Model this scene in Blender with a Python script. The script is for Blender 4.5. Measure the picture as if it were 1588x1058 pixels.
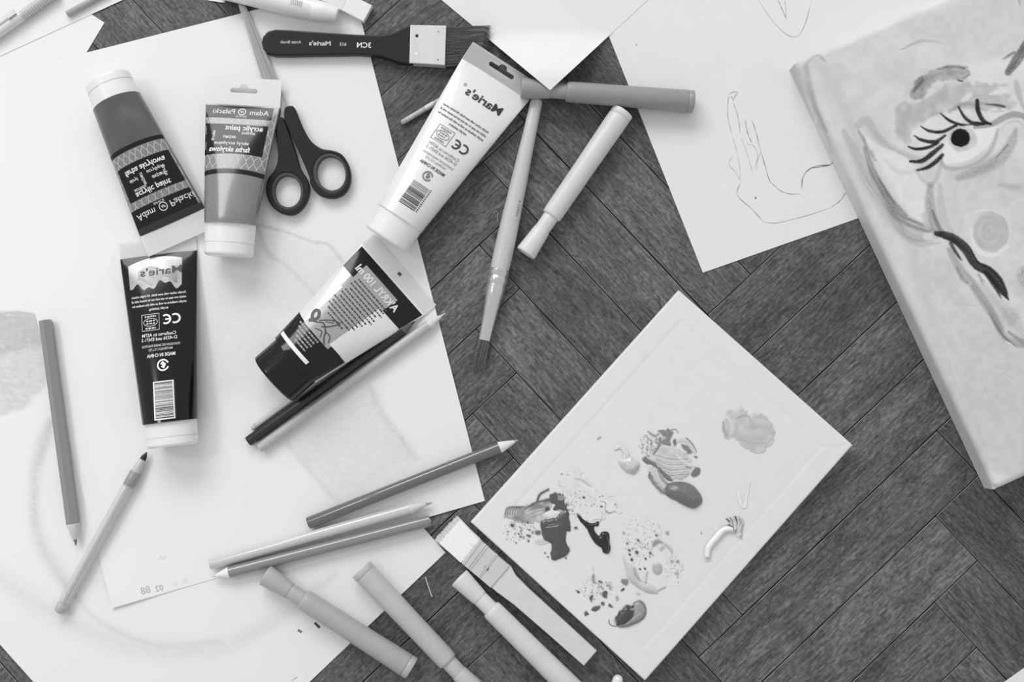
import bpy, bmesh, math, random
import numpy as np
from mathutils import Vector, Matrix

for _o in list(bpy.data.objects):
    bpy.data.objects.remove(_o, do_unlink=True)
SC = bpy.context.scene
COL = SC.collection
random.seed(7)
PI = math.pi

# ------------------------------------------------------------------ camera
S = 0.0005            # metres that one photograph pixel covers on the floor (0.5 mm)
FPX = 1800.0          # focal length in photograph pixels
TILT = math.radians(3.5)
W_PX, H_PX = 1588.0, 1058.0
DIST = FPX * S
CAM_POS = Vector((0, -DIST * math.sin(TILT), DIST * math.cos(TILT)))
cam_d = bpy.data.cameras.new('camera')
cam_d.sensor_fit = 'HORIZONTAL'
cam_d.sensor_width = 36.0
cam_d.lens = 36.0 * FPX / W_PX
cam_d.clip_start = 0.01
cam_d.clip_end = 50
cam = bpy.data.objects.new('camera', cam_d)
COL.objects.link(cam)
cam.location = CAM_POS
cam.rotation_euler = (TILT, 0, 0)
SC.camera = cam

# ------------------------------------------------------------------ light
world = bpy.data.worlds.new('room_light')
SC.world = world
world.use_nodes = True
bg = world.node_tree.nodes['Background']
bg.inputs[0].default_value = (1, 1, 1, 1)
bg.inputs[1].default_value = 0.52

def area_light(name, loc, target, sx, sy, power):
    d = bpy.data.lights.new(name, 'AREA')
    d.shape = 'RECTANGLE'; d.size = sx; d.size_y = sy; d.energy = power
    o = bpy.data.objects.new(name, d); COL.objects.link(o)
    o.location = loc
    o.rotation_euler = (Vector(target) - Vector(loc)).to_track_quat('-Z', 'Y').to_euler()
    return o
area_light('window_light', (-1.05, 2.6, 2.1), (0, 0, 0), 2.7, 1.25, 62.0)      # window beyond the top of the picture
_d = bpy.data.lights.new('flare_fill_spot', 'SPOT')                             # added spot, brightens the left edge to imitate lens flare
_d.energy = 27.0; _d.spot_size = math.radians(36); _d.spot_blend = 1.0; _d.shadow_soft_size = 0.22
_o = bpy.data.objects.new('flare_fill_spot', _d); COL.objects.link(_o)
_o.location = (-1.35, 0.45, 1.55)
_o.rotation_euler = (Vector((-0.60, 0.0, 0)) - Vector(_o.location)).to_track_quat('-Z', 'Y').to_euler()
SC.view_settings.view_transform = 'Standard'
SC.view_settings.look = 'None'
SC.view_settings.gamma = 1.0
SC.view_settings.use_curve_mapping = False
SC.view_settings.exposure = 0.2

# ------------------------------------------------------------------ helpers
def at(px, py, h=0.0):
    """floor-parallel plane at height h (metres) under a photograph pixel"""
    d = Vector(((px - W_PX / 2) / FPX, -(py - H_PX / 2) / FPX, -1.0))
    c, s = math.cos(TILT), math.sin(TILT)
    d = Vector((d.x, c * d.y - s * d.z, s * d.y + c * d.z))
    t = (h - CAM_POS.z) / d.z
    return CAM_POS + d * t

def to_px(P):
    """photograph pixel of world points (N,3): used to find which stroke of a painting covers a point of its canvas"""
    Q = np.asarray(P, float) - np.array(CAM_POS)
    c, s = math.cos(TILT), math.sin(TILT)
    y = c * Q[:, 1] + s * Q[:, 2]; z = -s * Q[:, 1] + c * Q[:, 2]
    return np.stack([W_PX / 2 + FPX * Q[:, 0] / -z, H_PX / 2 - FPX * y / -z], 1)

def lin(v):
    v = max(0.0, min(255.0, v)) / 255.0
    return v / 12.92 if v <= 0.04045 else ((v + 0.055) / 1.055) ** 2.4
KILL = 0.92           # what a white surface in the middle of the floor sends back
def G(v):
    return min(0.9, lin(v) / KILL)

MATS = {}
def nd(nt, t, **kw):
    n = nt.nodes.new(t)
    for k, v in kw.items():
        setattr(n, k, v)
    return n

def mat(name, v, rough=0.5, spec=0.4, metal=0.0, coat=0.0, var=0.0, scale=200.0, bump=0.0, bscale=800.0, stretch=(1, 1, 1), clear=0.0, dots=0.0):
    """grey procedural material; v is the grey it shows in even light"""
    if name in MATS:
        return MATS[name]
    m = bpy.data.materials.new(name); m.use_nodes = True
    nt = m.node_tree; b = nt.nodes['Principled BSDF']
    g = G(v)
    b.inputs['Base Color'].default_value = (g, g, g, 1)
    b.inputs['Roughness'].default_value = rough
    b.inputs['Specular IOR Level'].default_value = spec
    b.inputs['Metallic'].default_value = metal
    b.inputs['Coat Weight'].default_value = coat
    b.inputs['Coat Roughness'].default_value = 0.08
    tc = nd(nt, 'ShaderNodeTexCoord')
    mp = nd(nt, 'ShaderNodeMapping'); mp.inputs['Scale'].default_value = stretch
    nt.links.new(tc.outputs['Object'], mp.inputs[0])
    if var > 0 or dots > 0:
        nz = nd(nt, 'ShaderNodeTexNoise'); nz.inputs['Scale'].default_value = scale; nz.inputs['Detail'].default_value = 4
        nt.links.new(mp.outputs[0], nz.inputs['Vector'])
        mr = nd(nt, 'ShaderNodeMapRange')
        mr.inputs['From Min'].default_value = 0.25; mr.inputs['From Max'].default_value = 0.75
        mr.inputs['To Min'].default_value = g * (1 - var); mr.inputs['To Max'].default_value = min(0.95, g * (1 + var))
        nt.links.new(nz.outputs['Fac'], mr.inputs['Value'])
        out = mr.outputs[0]
        if dots > 0:
            n2 = nd(nt, 'ShaderNodeTexNoise'); n2.inputs['Scale'].default_value = 1100; n2.inputs['Detail'].default_value = 1
            nt.links.new(tc.outputs['Object'], n2.inputs['Vector'])
            m2 = nd(nt, 'ShaderNodeMapRange'); m2.inputs['From Min'].default_value = 0.62; m2.inputs['From Max'].default_value = 0.74
            m2.inputs['To Min'].default_value = 1.0; m2.inputs['To Max'].default_value = 1 - dots
            nt.links.new(n2.outputs['Fac'], m2.inputs['Value'])
            mm = nd(nt, 'ShaderNodeMath', operation='MULTIPLY')
            nt.links.new(out, mm.inputs[0]); nt.links.new(m2.outputs[0], mm.inputs[1]); out = mm.outputs[0]
        nt.links.new(out, b.inputs['Base Color'])
    if bump > 0:
        nb = nd(nt, 'ShaderNodeTexNoise'); nb.inputs['Scale'].default_value = bscale; nb.inputs['Detail'].default_value = 3
        nt.links.new(mp.outputs[0], nb.inputs['Vector'])
        bp = nd(nt, 'ShaderNodeBump'); bp.inputs['Strength'].default_value = bump; bp.inputs['Distance'].default_value = 0.0004
        nt.links.new(nb.outputs['Fac'], bp.inputs['Height']); nt.links.new(bp.outputs[0], b.inputs['Normal'])
    if clear > 0:
        tr = nd(nt, 'ShaderNodeBsdfTransparent'); mx = nd(nt, 'ShaderNodeMixShader'); mx.inputs[0].default_value = clear
        outn = nt.nodes['Material Output']
        nt.links.new(b.outputs[0], mx.inputs[1]); nt.links.new(tr.outputs[0], mx.inputs[2]); nt.links.new(mx.outputs[0], outn.inputs[0])
    MATS[name] = m
    return m

def attr_mat(name, rough=0.7, spec=0.3, bump=0.0, bscale=1500.0, coat=0.0):
    """grey taken from the colour attribute laid down stroke by stroke"""
    if name in MATS:
        return MATS[name]
    m = bpy.data.materials.new(name); m.use_nodes = True
    nt = m.node_tree; b = nt.nodes['Principled BSDF']
    a = nd(nt, 'ShaderNodeAttribute', attribute_name='pigment')
    nt.links.new(a.outputs['Color'], b.inputs['Base Color'])
    b.inputs['Roughness'].default_value = rough; b.inputs['Specular IOR Level'].default_value = spec
    b.inputs['Coat Weight'].default_value = coat; b.inputs['Coat Roughness'].default_value = 0.1
    if bump > 0:
        tc = nd(nt, 'ShaderNodeTexCoord'); nb = nd(nt, 'ShaderNodeTexNoise'); nb.inputs['Scale'].default_value = bscale
        nt.links.new(tc.outputs['Object'], nb.inputs['Vector'])
        bp = nd(nt, 'ShaderNodeBump'); bp.inputs['Strength'].default_value = bump; bp.inputs['Distance'].default_value = 0.0003
        nt.links.new(nb.outputs['Fac'], bp.inputs['Height']); nt.links.new(bp.outputs[0], b.inputs['Normal'])
    MATS[name] = m
    return m

def mk(name, V, F, material, parent=None, smooth=True, scale=S, pigment=None):
    """one mesh object; V in pixels (scale=S) or metres (scale=1)"""
    V = np.asarray(V, float) * scale
    me = bpy.data.meshes.new(name)
    me.from_pydata(V.tolist(), [], [tuple(int(i) for i in f) for f in F])
    me.update()
    bm = bmesh.new(); bm.from_mesh(me); bmesh.ops.recalc_face_normals(bm, faces=bm.faces); bm.to_mesh(me); bm.free()
    if smooth:
        me.polygons.foreach_set('use_smooth', [True] * len(me.polygons))
        me.set_sharp_from_angle(angle=math.radians(50))
    if pigment is not None:
        at_ = me.color_attributes.new('pigment', 'FLOAT_COLOR', 'POINT')
        g = np.asarray(pigment, float)
        at_.data.foreach_set('color', np.stack([g, g, g, np.ones_like(g)], 1).ravel())
    if material is not None:
        me.materials.append(material)
    o = bpy.data.objects.new(name, me); COL.objects.link(o)
    if parent is not None:
        o.parent = parent
    return o

def tag(o, label=None, cat=None, group=None, kind=None):
    if label: o['label'] = label
    if cat: o['category'] = cat
    if group: o['group'] = group
    if kind: o['kind'] = kind
    return o

def thing(name, label, cat, loc, xdir=None, group=None, ydir=None):
    """an Empty at the thing's base; local x (or y) along the given direction, z as upright as it can be"""
    o = bpy.data.objects.new(name, None); COL.objects.link(o)
    o.empty_display_size = 0.01
    if xdir is not None:
        x = Vector(xdir).normalized(); y = Vector((0, 0, 1)).cross(x).normalized(); z = x.cross(y)
    elif ydir is not None:
        y = Vector(ydir).normalized(); x = y.cross(Vector((0, 0, 1))).normalized(); z = x.cross(y)
    else:
        x, y, z = Vector((1, 0, 0)), Vector((0, 1, 0)), Vector((0, 0, 1))
    M = Matrix((x, y, z)).transposed()
    o.location = loc; o.rotation_euler = M.to_euler()
    return tag(o, label, cat, group)

def smooth_line(pts, n=12):
    """Catmull-Rom through the points"""
    P = np.asarray(pts, float)
    if len(P) < 3:
        t = np.linspace(0, 1, n * max(1, len(P) - 1) + 1)[:, None]
        return P[0] * (1 - t) + P[-1] * t
    Q = np.vstack([2 * P[0] - P[1], P, 2 * P[-1] - P[-2]])
    out = []
    for i in range(1, len(Q) - 2):
        a, b, c, d = Q[i - 1], Q[i], Q[i + 1], Q[i + 2]
        for t in np.linspace(0, 1, n, endpoint=False):
            out.append(0.5 * (2 * b + (c - a) * t + (2 * a - 5 * b + 4 * c - d) * t * t + (3 * b - a - 3 * c + d) * t ** 3))
    out.append(P[-1])
    return np.array(out)

def closed_line(pts, n=8):
    P = [tuple(p) for p in pts]
    Q = np.array([P[-1]] + P + [P[0], P[1]], float)
    out = []
    for i in range(1, len(Q) - 2):
        a, b, c, d = Q[i - 1], Q[i], Q[i + 1], Q[i + 2]
        for t in np.linspace(0, 1, n, endpoint=False):
            out.append(0.5 * (2 * b + (c - a) * t + (2 * a - 5 * b + 4 * c - d) * t * t + (3 * b - a - 3 * c + d) * t ** 3))
    return np.array(out)

def lathe(prof, n=32, sy=1.0, sz=1.0, zc=0.0, ang=0.0):
    """profile [(x, r)] turned about local x"""
    V = []; F = []
    for x, r in prof:
        for k in range(n):
            a = 2 * PI * k / n + ang
            V.append((x, r * math.cos(a) * sy, zc + r * math.sin(a) * sz))
    m = len(prof)
    for i in range(m - 1):
        for k in range(n):
            F.append((i * n + k, i * n + (k + 1) % n, (i + 1) * n + (k + 1) % n, (i + 1) * n + k))
    if prof[0][1] > 1e-6: F.append(tuple(range(n))[::-1])
    if prof[-1][1] > 1e-6: F.append(tuple(range((m - 1) * n, m * n)))
    return V, F

def box(x0, x1, y0, y1, z0, z1):
    V = [(x, y, z) for z in (z0, z1) for y in (y0, y1) for x in (x0, x1)]
    F = [(0, 2, 3, 1), (4, 5, 7, 6), (0, 1, 5, 4), (2, 6, 7, 3), (0, 4, 6, 2), (1, 3, 7, 5)]
    return V, F

def join(parts):
    V = []; F = []
    for v, f in parts:
        o = len(V); V += [tuple(p) for p in v]; F += [tuple(i + o for i in q) for q in f]
    return V, F

def grid(fn, nu, nv):
    V = []; F = []
    for i in range(nu + 1):
        for j in range(nv + 1):
            V.append(fn(i / nu, j / nv))
    for i in range(nu):
        for j in range(nv):
            a = i * (nv + 1) + j
            F.append((a, a + 1, a + nv + 2, a + nv + 1))
    return V, F

def flat_shape(name, outlines, z0, z1, material, parent=None, bevel=0.0, scale=S, smooth=False):
    """outline polygons (first outer, then holes) filled and given thickness"""
    cu = bpy.data.curves.new(name, 'CURVE'); cu.dimensions = '2D'; cu.fill_mode = 'BOTH'
    cu.extrude = (z1 - z0) / 2 * scale - bevel * scale
    cu.bevel_depth = bevel * scale; cu.bevel_resolution = 2
    if bevel > 0: cu.offset = -bevel * scale
    for pts in outlines:
        sp = cu.splines.new('POLY'); sp.points.add(len(pts) - 1)
        for k, p in enumerate(pts):
            sp.points[k].co = (p[0] * scale, p[1] * scale, 0, 1)
        sp.use_cyclic_u = True
    tmp = bpy.data.objects.new('outline', cu); COL.objects.link(tmp)
    dg = bpy.context.evaluated_depsgraph_get()
    me = bpy.data.meshes.new_from_object(tmp.evaluated_get(dg))
    bpy.data.objects.remove(tmp, do_unlink=True)
    me.name = name
    me.transform(Matrix.Translation((0, 0, (z0 + z1) / 2 * scale)))
    me.materials.clear(); me.materials.append(material)
    if smooth:
        me.polygons.foreach_set('use_smooth', [True] * len(me.polygons))
    else:
        me.polygons.foreach_set('use_smooth', [False] * len(me.polygons))
    o = bpy.data.objects.new(name, me); COL.objects.link(o)
    if parent is not None: o.parent = parent
    return o

_TXT = {}
def text_shape(body, bold=0.0):
    """flat letters: 2-D vertices, faces; cap height about 1, centred"""
    key = (body, bold)
    if key not in _TXT:
        cu = bpy.data.curves.new('letters', 'FONT'); cu.body = body; cu.size = 1.0; cu.offset = bold; cu.resolution_u = 3
        tmp = bpy.data.objects.new('letters', cu); COL.objects.link(tmp)
        dg = bpy.context.evaluated_depsgraph_get()
        me = bpy.data.meshes.new_from_object(tmp.evaluated_get(dg))
        bpy.data.objects.remove(tmp, do_unlink=True)
        V = np.array([v.co[:2] for v in me.vertices]); F = [tuple(p.vertices) for p in me.polygons]
        bpy.data.meshes.remove(me)
        V[:, 0] -= (V[:, 0].min() + V[:, 0].max()) / 2
        V[:, 1] -= 0.35
        _TXT[key] = (V / 0.7, F)
    return _TXT[key]

def ribbon(pts, w, closed=False):
    """2-D line with width: (verts, quads)"""
    P = np.asarray(pts, float)
    n = len(P)
    if closed:
        T = np.roll(P, -1, 0) - np.roll(P, 1, 0)
    else:
        T = np.gradient(P, axis=0)
    T /= np.maximum(1e-9, np.linalg.norm(T, axis=1))[:, None]
    N = np.stack([-T[:, 1], T[:, 0]], 1)
    w = np.broadcast_to(np.asarray(w, float), (n,))[:, None] / 2
    V = np.vstack([P + N * w, P - N * w])
    F = [(i, i + 1, n + i + 1, n + i) for i in range(n - 1)]
    if closed: F.append((n - 1, 0, n, 2 * n - 1))
    return V, F

def arc(cx, cy, rx, ry, a0, a1, n=24):
    t = np.radians(np.linspace(a0, a1, n))
    return np.stack([cx + rx * np.cos(t), cy + ry * np.sin(t)], 1)

# ---------------------------------------------------------------- pigment laid on by strokes (numpy only)
def vnoise(h, w, cell, seed):
    r = np.random.RandomState(seed)
    gh, gw = int(h / cell) + 3, int(w / cell) + 3
    g = r.rand(gh, gw)
    y = np.arange(h) / cell; x = np.arange(w) / cell
    yi = y.astype(int); xi = x.astype(int); fy = y - yi; fx = x - xi
    fy = fy * fy * (3 - 2 * fy); fx = fx * fx * (3 - 2 * fx)
    a = g[yi][:, xi]; b = g[yi][:, xi + 1]; c = g[yi + 1][:, xi]; d = g[yi + 1][:, xi + 1]
    fx = fx[None]; fy = fy[:, None]
    return a * (1 - fx) * (1 - fy) + b * fx * (1 - fy) + c * (1 - fx) * fy + d * fx * fy

class Pigment:
    """strokes over a rectangle given in photograph pixels, res samples per pixel"""
    def __init__(s, x0, y0, x1, y1, base, res=1.0):
        s.x0, s.y0, s.res = x0, y0, res
        s.w = int((x1 - x0) * res) + 1; s.h = int((y1 - y0) * res) + 1
        s.val = np.full((s.h, s.w), float(base)); s.hgt = np.zeros((s.h, s.w)); s.msk = np.zeros((s.h, s.w))
        s.X, s.Y = np.meshgrid(x0 + np.arange(s.w) / res, y0 + np.arange(s.h) / res)
        s.seed = 11; s.rag = 0.0
    def _win(s, P, m):
        j0 = max(0, int((P[:, 0].min() - m - s.x0) * s.res)); j1 = min(s.w, int((P[:, 0].max() + m - s.x0) * s.res) + 2)
        i0 = max(0, int((P[:, 1].min() - m - s.y0) * s.res)); i1 = min(s.h, int((P[:, 1].max() + m - s.y0) * s.res) + 2)
        return (slice(i0, i1), slice(j0, j1)) if i1 > i0 and j1 > j0 else None
    def _put(s, wn, a, v, h, hmode='max'):
        s.val[wn] = s.val[wn] * (1 - a) + v * a
        s.msk[wn] = np.maximum(s.msk[wn], a)
        if h is not None:
            s.hgt[wn] = np.maximum(s.hgt[wn], h) if hmode == 'max' else s.hgt[wn] * (1 - a) + h * a
    def stroke(s, pts, w, v, a=1.0, soft=0.25, streak=0.0, grain=0.0, dv=0.0, h=0.0, n=10):
        s.seed += 1
        P = smooth_line(pts, n)
        ws = np.interp(np.linspace(0, 1, len(P)), np.linspace(0, 1, len(np.atleast_1d(w))), np.atleast_1d(np.asarray(w, float)))
        wn = s._win(P, ws.max())
        if wn is None: return
        X, Y = s.X[wn], s.Y[wn]
        best = np.full(X.shape, 1e9); off = np.zeros(X.shape); al = np.zeros(X.shape)
        L = 0.0
        for k in range(len(P) - 1):
            p, q = P[k], P[k + 1]; d = q - p; l = np.hypot(*d) + 1e-9; u = d / l
            t = np.clip(((X - p[0]) * u[0] + (Y - p[1]) * u[1]) / l, 0, 1)
            dx = X - p[0] - t * d[0]; dy = Y - p[1] - t * d[1]
            r = np.hypot(dx, dy); wl = (ws[k] * (1 - t) + ws[k + 1] * t) / 2 + 1e-6
            e = r / wl
            m = e < best
            best = np.where(m, e, best); off = np.where(m, np.sign(dx * -u[1] + dy * u[0]) * e, off); al = np.where(m, L + t * l, al)
            L += l
        if s.rag > 0 and ws.max() > 2.0 and h < 3:
            best = best * (1 + s.rag * 0.5 * (vnoise(X.shape[0], X.shape[1], 2.2 * s.res, s.seed + 70) - 0.5))
        A = np.clip((1 - best) / max(soft, 1e-3), 0, 1)
        V = np.full(X.shape, float(v))
        if streak > 0:
            rr = np.random.RandomState(s.seed); tab = rr.rand(64, 64)
            f = (off * 0.5 + 0.5) * 40; g = al / max(L, 1) * 5
            fi = np.clip(f.astype(int), 0, 62); gi = np.clip(g.astype(int), 0, 62); ff = np.clip(f - fi, 0, 1); gg = g - gi
            nz = (tab[gi, fi] * (1 - ff) + tab[gi, fi + 1] * ff) * (1 - gg) + (tab[gi + 1, fi] * (1 - ff) + tab[gi + 1, fi + 1] * ff) * gg
            A = A * np.clip(1 - streak * nz * 1.3, 0, 1); V = V + dv * (nz - 0.5) * 2
        if grain > 0:
            nz = vnoise(X.shape[0], X.shape[1], 1.6 * s.res, s.seed)
            A = A * np.clip(1 - grain * 1.6 * nz, 0, 1)
        s._put(wn, A * a, V, None if h == 0 else h * np.sqrt(np.clip(1 - best ** 2, 0, 1)))
    def poly(s, pts, v, a=1.0, soft=2.0, rough=0.0, cell=5.0, grain=0.0, dv=0.0, h=0.0, hw=6.0, curve=True):
        s.seed += 1
        P = closed_line(pts, 6) if curve else np.asarray(pts, float)
        wn = s._win(P, soft + rough * 2 + 2)
        if wn is None: return
        X, Y = s.X[wn], s.Y[wn]
        ins = np.zeros(X.shape, bool); dist = np.full(X.shape, 1e9)
        for k in range(len(P)):
            p, q = P[k], P[(k + 1) % len(P)]
            c = ((p[1] > Y) != (q[1] > Y)) & (X < (q[0] - p[0]) * (Y - p[1]) / (q[1] - p[1] + 1e-12) + p[0])
            ins ^= c
            d = q - p; l2 = d @ d + 1e-12
            t = np.clip(((X - p[0]) * d[0] + (Y - p[1]) * d[1]) / l2, 0, 1)
            dist = np.minimum(dist, np.hypot(X - p[0] - t * d[0], Y - p[1] - t * d[1]))
        D = np.where(ins, dist, -dist)
        rg = s.rag if h < 3 else 0.0
        rough = rough * (1 + rg) + 0.4 * rg
        if rough > 0:
            D = D + rough * 2 * (vnoise(X.shape[0], X.shape[1], cell * s.res, s.seed) - 0.5)
        A = np.clip(D / max(soft, 1e-3) + 0.5, 0, 1)
        V = np.full(X.shape, float(v))
        if dv: V = V + dv * 2 * (vnoise(X.shape[0], X.shape[1], 9 * s.res, s.seed + 500) - 0.5)
        if grain > 0:
            A = A * np.clip(1 - grain * 1.6 * vnoise(X.shape[0], X.shape[1], 1.7 * s.res, s.seed + 900), 0, 1)
        s._put(wn, A * a, V, None if h == 0 else h * (1 - np.exp(-np.clip(D, 0, None) / hw)))
    def spots(s, cx, cy, rx, ry, n, r0, r1, v, dv=20, a=1.0, h=0.0):
        s.seed += 1
        rr = np.random.RandomState(s.seed)
        for _ in range(n):
            t = rr.rand() * 2 * PI; q = math.sqrt(rr.rand())
            x = cx + rx * q * math.cos(t); y = cy + ry * q * math.sin(t); r = r0 + (r1 - r0) * rr.rand() ** 3
            s.stroke([(x, y), (x + r * (rr.rand() - .5), y + r * (rr.rand() - .5))], 2 * r, v + dv * (rr.rand() - .5) * 2, a=a, soft=0.5, h=h, n=2)
    def sample(s, PX, arr=None):
        A = s.val if arr is None else arr
        fx = np.clip((PX[:, 0] - s.x0) * s.res, 0, s.w - 1.001); fy = np.clip((PX[:, 1] - s.y0) * s.res, 0, s.h - 1.001)
        xi = fx.astype(int); yi = fy.astype(int); fx -= xi; fy -= yi
        return A[yi, xi] * (1 - fx) * (1 - fy) + A[yi, xi + 1] * fx * (1 - fy) + A[yi + 1, xi] * (1 - fx) * fy + A[yi + 1, xi + 1] * fx * fy

def albedo(v):
    v = np.clip(v, 0, 255) / 255.0
    return np.minimum(0.9, np.where(v <= 0.04045, v / 12.92, ((v + 0.055) / 1.055) ** 2.4) / KILL)
def crop(x0, y0, k):
    return lambda *pts: [(x0 + x / k, y0 + y / k) for x, y in pts]

# ================================================================== the setting: herringbone parquet
def wood_material():
    m = bpy.data.materials.new('dark_oiled_parquet'); m.use_nodes = True
    nt = m.node_tree; b = nt.nodes['Principled BSDF']; L = nt.links.new
    tc = nd(nt, 'ShaderNodeTexCoord'); oi = nd(nt, 'ShaderNodeObjectInfo')
    sh = nd(nt, 'ShaderNodeVectorMath', operation='SCALE'); sh.inputs[0].default_value = (3.1, 1.7, 5.3)
    ml = nd(nt, 'ShaderNodeMath', operation='MULTIPLY'); ml.inputs[1].default_value = 9.0
    L(oi.outputs['Random'], ml.inputs[0]); L(ml.outputs[0], sh.inputs['Scale'])
    ad = nd(nt, 'ShaderNodeVectorMath', operation='ADD'); L(tc.outputs['Object'], ad.inputs[0]); L(sh.outputs[0], ad.inputs[1])
    def noise(scale, detail, stretch, dist=0.0):
        mp = nd(nt, 'ShaderNodeMapping'); mp.inputs['Scale'].default_value = stretch; L(ad.outputs[0], mp.inputs[0])
        n = nd(nt, 'ShaderNodeTexNoise'); n.inputs['Scale'].default_value = scale; n.inputs['Detail'].default_value = detail; n.inputs['Distortion'].default_value = dist
        L(mp.outputs[0], n.inputs['Vector']); return n.outputs['Fac']
    def rng(x, a, bb, c, d):
        r = nd(nt, 'ShaderNodeMapRange'); r.inputs['From Min'].default_value = a; r.inputs['From Max'].default_value = bb
        r.inputs['To Min'].default_value = c; r.inputs['To Max'].default_value = d; L(x, r.inputs['Value']); return r.outputs[0]
    def mul(x, y):
        k = nd(nt, 'ShaderNodeMath', operation='MULTIPLY'); L(x, k.inputs[0]); L(y, k.inputs[1]); return k.outputs[0]
    big = rng(noise(9, 3, (1, 3.5, 1), 1.2), 0.3, 0.7, 0.78, 1.20)       # broad figure
    fig = rng(noise(26, 4, (1, 6, 1), 2.5), 0.3, 0.7, 0.72, 1.22)        # growth rings
    fine = rng(noise(85, 6, (1, 8, 1), 0.4), 0.28, 0.72, 0.60, 1.42)         # pores along the plank
    fleck = rng(noise(300, 3, (1.0, 1.5, 1)), 0.3, 0.7, 0.66, 1.34)      # medullary flecks
    dust = rng(noise(900, 1, (1, 1, 1)), 0.70, 0.78, 1.0, 1.7)           # pale dust
    vein_n = noise(16, 2, (1, 3.2, 1), 2.2)
    sb_ = nd(nt, 'ShaderNodeMath', operation='SUBTRACT'); L(vein_n, sb_.inputs[0]); sb_.inputs[1].default_value = 0.5
    ab_ = nd(nt, 'ShaderNodeMath', operation='ABSOLUTE'); L(sb_.outputs[0], ab_.inputs[0])
    vein = rng(ab_.outputs[0], 0.0, 0.022, 0.68, 1.0)                    # thin dark veins
    stain = rng(noise(13, 3, (1, 1.4, 1), 0.6), 0.34, 0.5, 0.80, 1.0)     # worn darker patches
    tone = rng(oi.outputs['Random'], 0, 1, G(84), G(102))
    c = mul(mul(mul(mul(mul(mul(mul(tone, big), fig), fine), fleck), dust), vein), stain)
    L(c, b.inputs['Base Color'])
    b.inputs['Roughness'].default_value = 0.55; b.inputs['Specular IOR Level'].default_value = 0.28
    bp = nd(nt, 'ShaderNodeBump'); bp.inputs['Strength'].default_value = 0.45; bp.inputs['Distance'].default_value = 0.0004
    L(mul(fine, fig), bp.inputs['Height']); L(bp.outputs[0], b.inputs['Normal'])
    return m
WOOD = wood_material()
PW, PL = 92.78, 507.05
TH = math.radians(42.9)
UA = Vector((math.cos(TH), math.sin(TH), 0)); VB = Vector((math.sin(TH), -math.cos(TH), 0))
EA, EB = 386.23, 547.95
floor_o = mk('floor', *box(-1350, 1350, -1050, 1050, -12, -7), mat('floor_joint_dark', 34, 0.9), smooth=False)
tag(floor_o, 'dark herringbone parquet floor under the papers and paints', None, None, 'structure')
def plank_mesh():
    g, ch = 0.7, 0.85
    hx, hy = PL / 2 - g, PW / 2 - g
    rings = [(hx, hy, -7.0), (hx, hy, -ch * 0.7), (hx - ch, hy - ch, 0.0)]
    V = []; F = []
    for x, y, z in rings:
        V += [(-x, -y, z), (x, -y, z), (x, y, z), (-x, y, z)]
    for r in range(2):
        for k in range(4):
            F.append((r * 4 + k, r * 4 + (k + 1) % 4, r * 4 + 4 + (k + 1) % 4, r * 4 + 4 + k))
    F.append((8, 9, 10, 11)); F.append((3, 2, 1, 0))
    me = bpy.data.meshes.new('plank')
    me.from_pydata([tuple(c * S for c in v) for v in V], [], F); me.update(); me.materials.append(WOOD)
    return me
PM = plank_mesh()
EDGE = mat('lit_plank_edge', 112, 0.55, 0.35, var=0.95, scale=28)  # light caught by the bevels, painted in as patchy paler chamfers
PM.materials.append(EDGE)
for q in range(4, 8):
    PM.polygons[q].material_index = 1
rp = random.Random(3)
for st in range(-6, 7):
    for k in range(-22, 23):
        for typ in 'AB':
            if typ == 'A':
                a = EA - PL / 2 - k * PW - st * PL; b_ = EB + k * PW + PW / 2 - st * PL
            else:
                a = EA - k * PW + PW / 2 - st * PL; b_ = EB + k * PW + PL / 2 - st * PL
            c = UA * a + VB * b_
            if abs(c.x) > 1330 or abs(c.y) > 1030: continue
            o = bpy.data.objects.new('plank', PM); COL.objects.link(o); o.parent = floor_o
            o.location = (c.x * S, c.y * S, -rp.random() * 0.00022)
            o.rotation_euler = (rp.uniform(-1, 1) * 0.003, rp.uniform(-1, 1) * 0.0006, TH if typ == 'A' else TH - PI / 2)
            o.scale = (1, rp.uniform(0.990, 1.004), 1)

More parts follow.
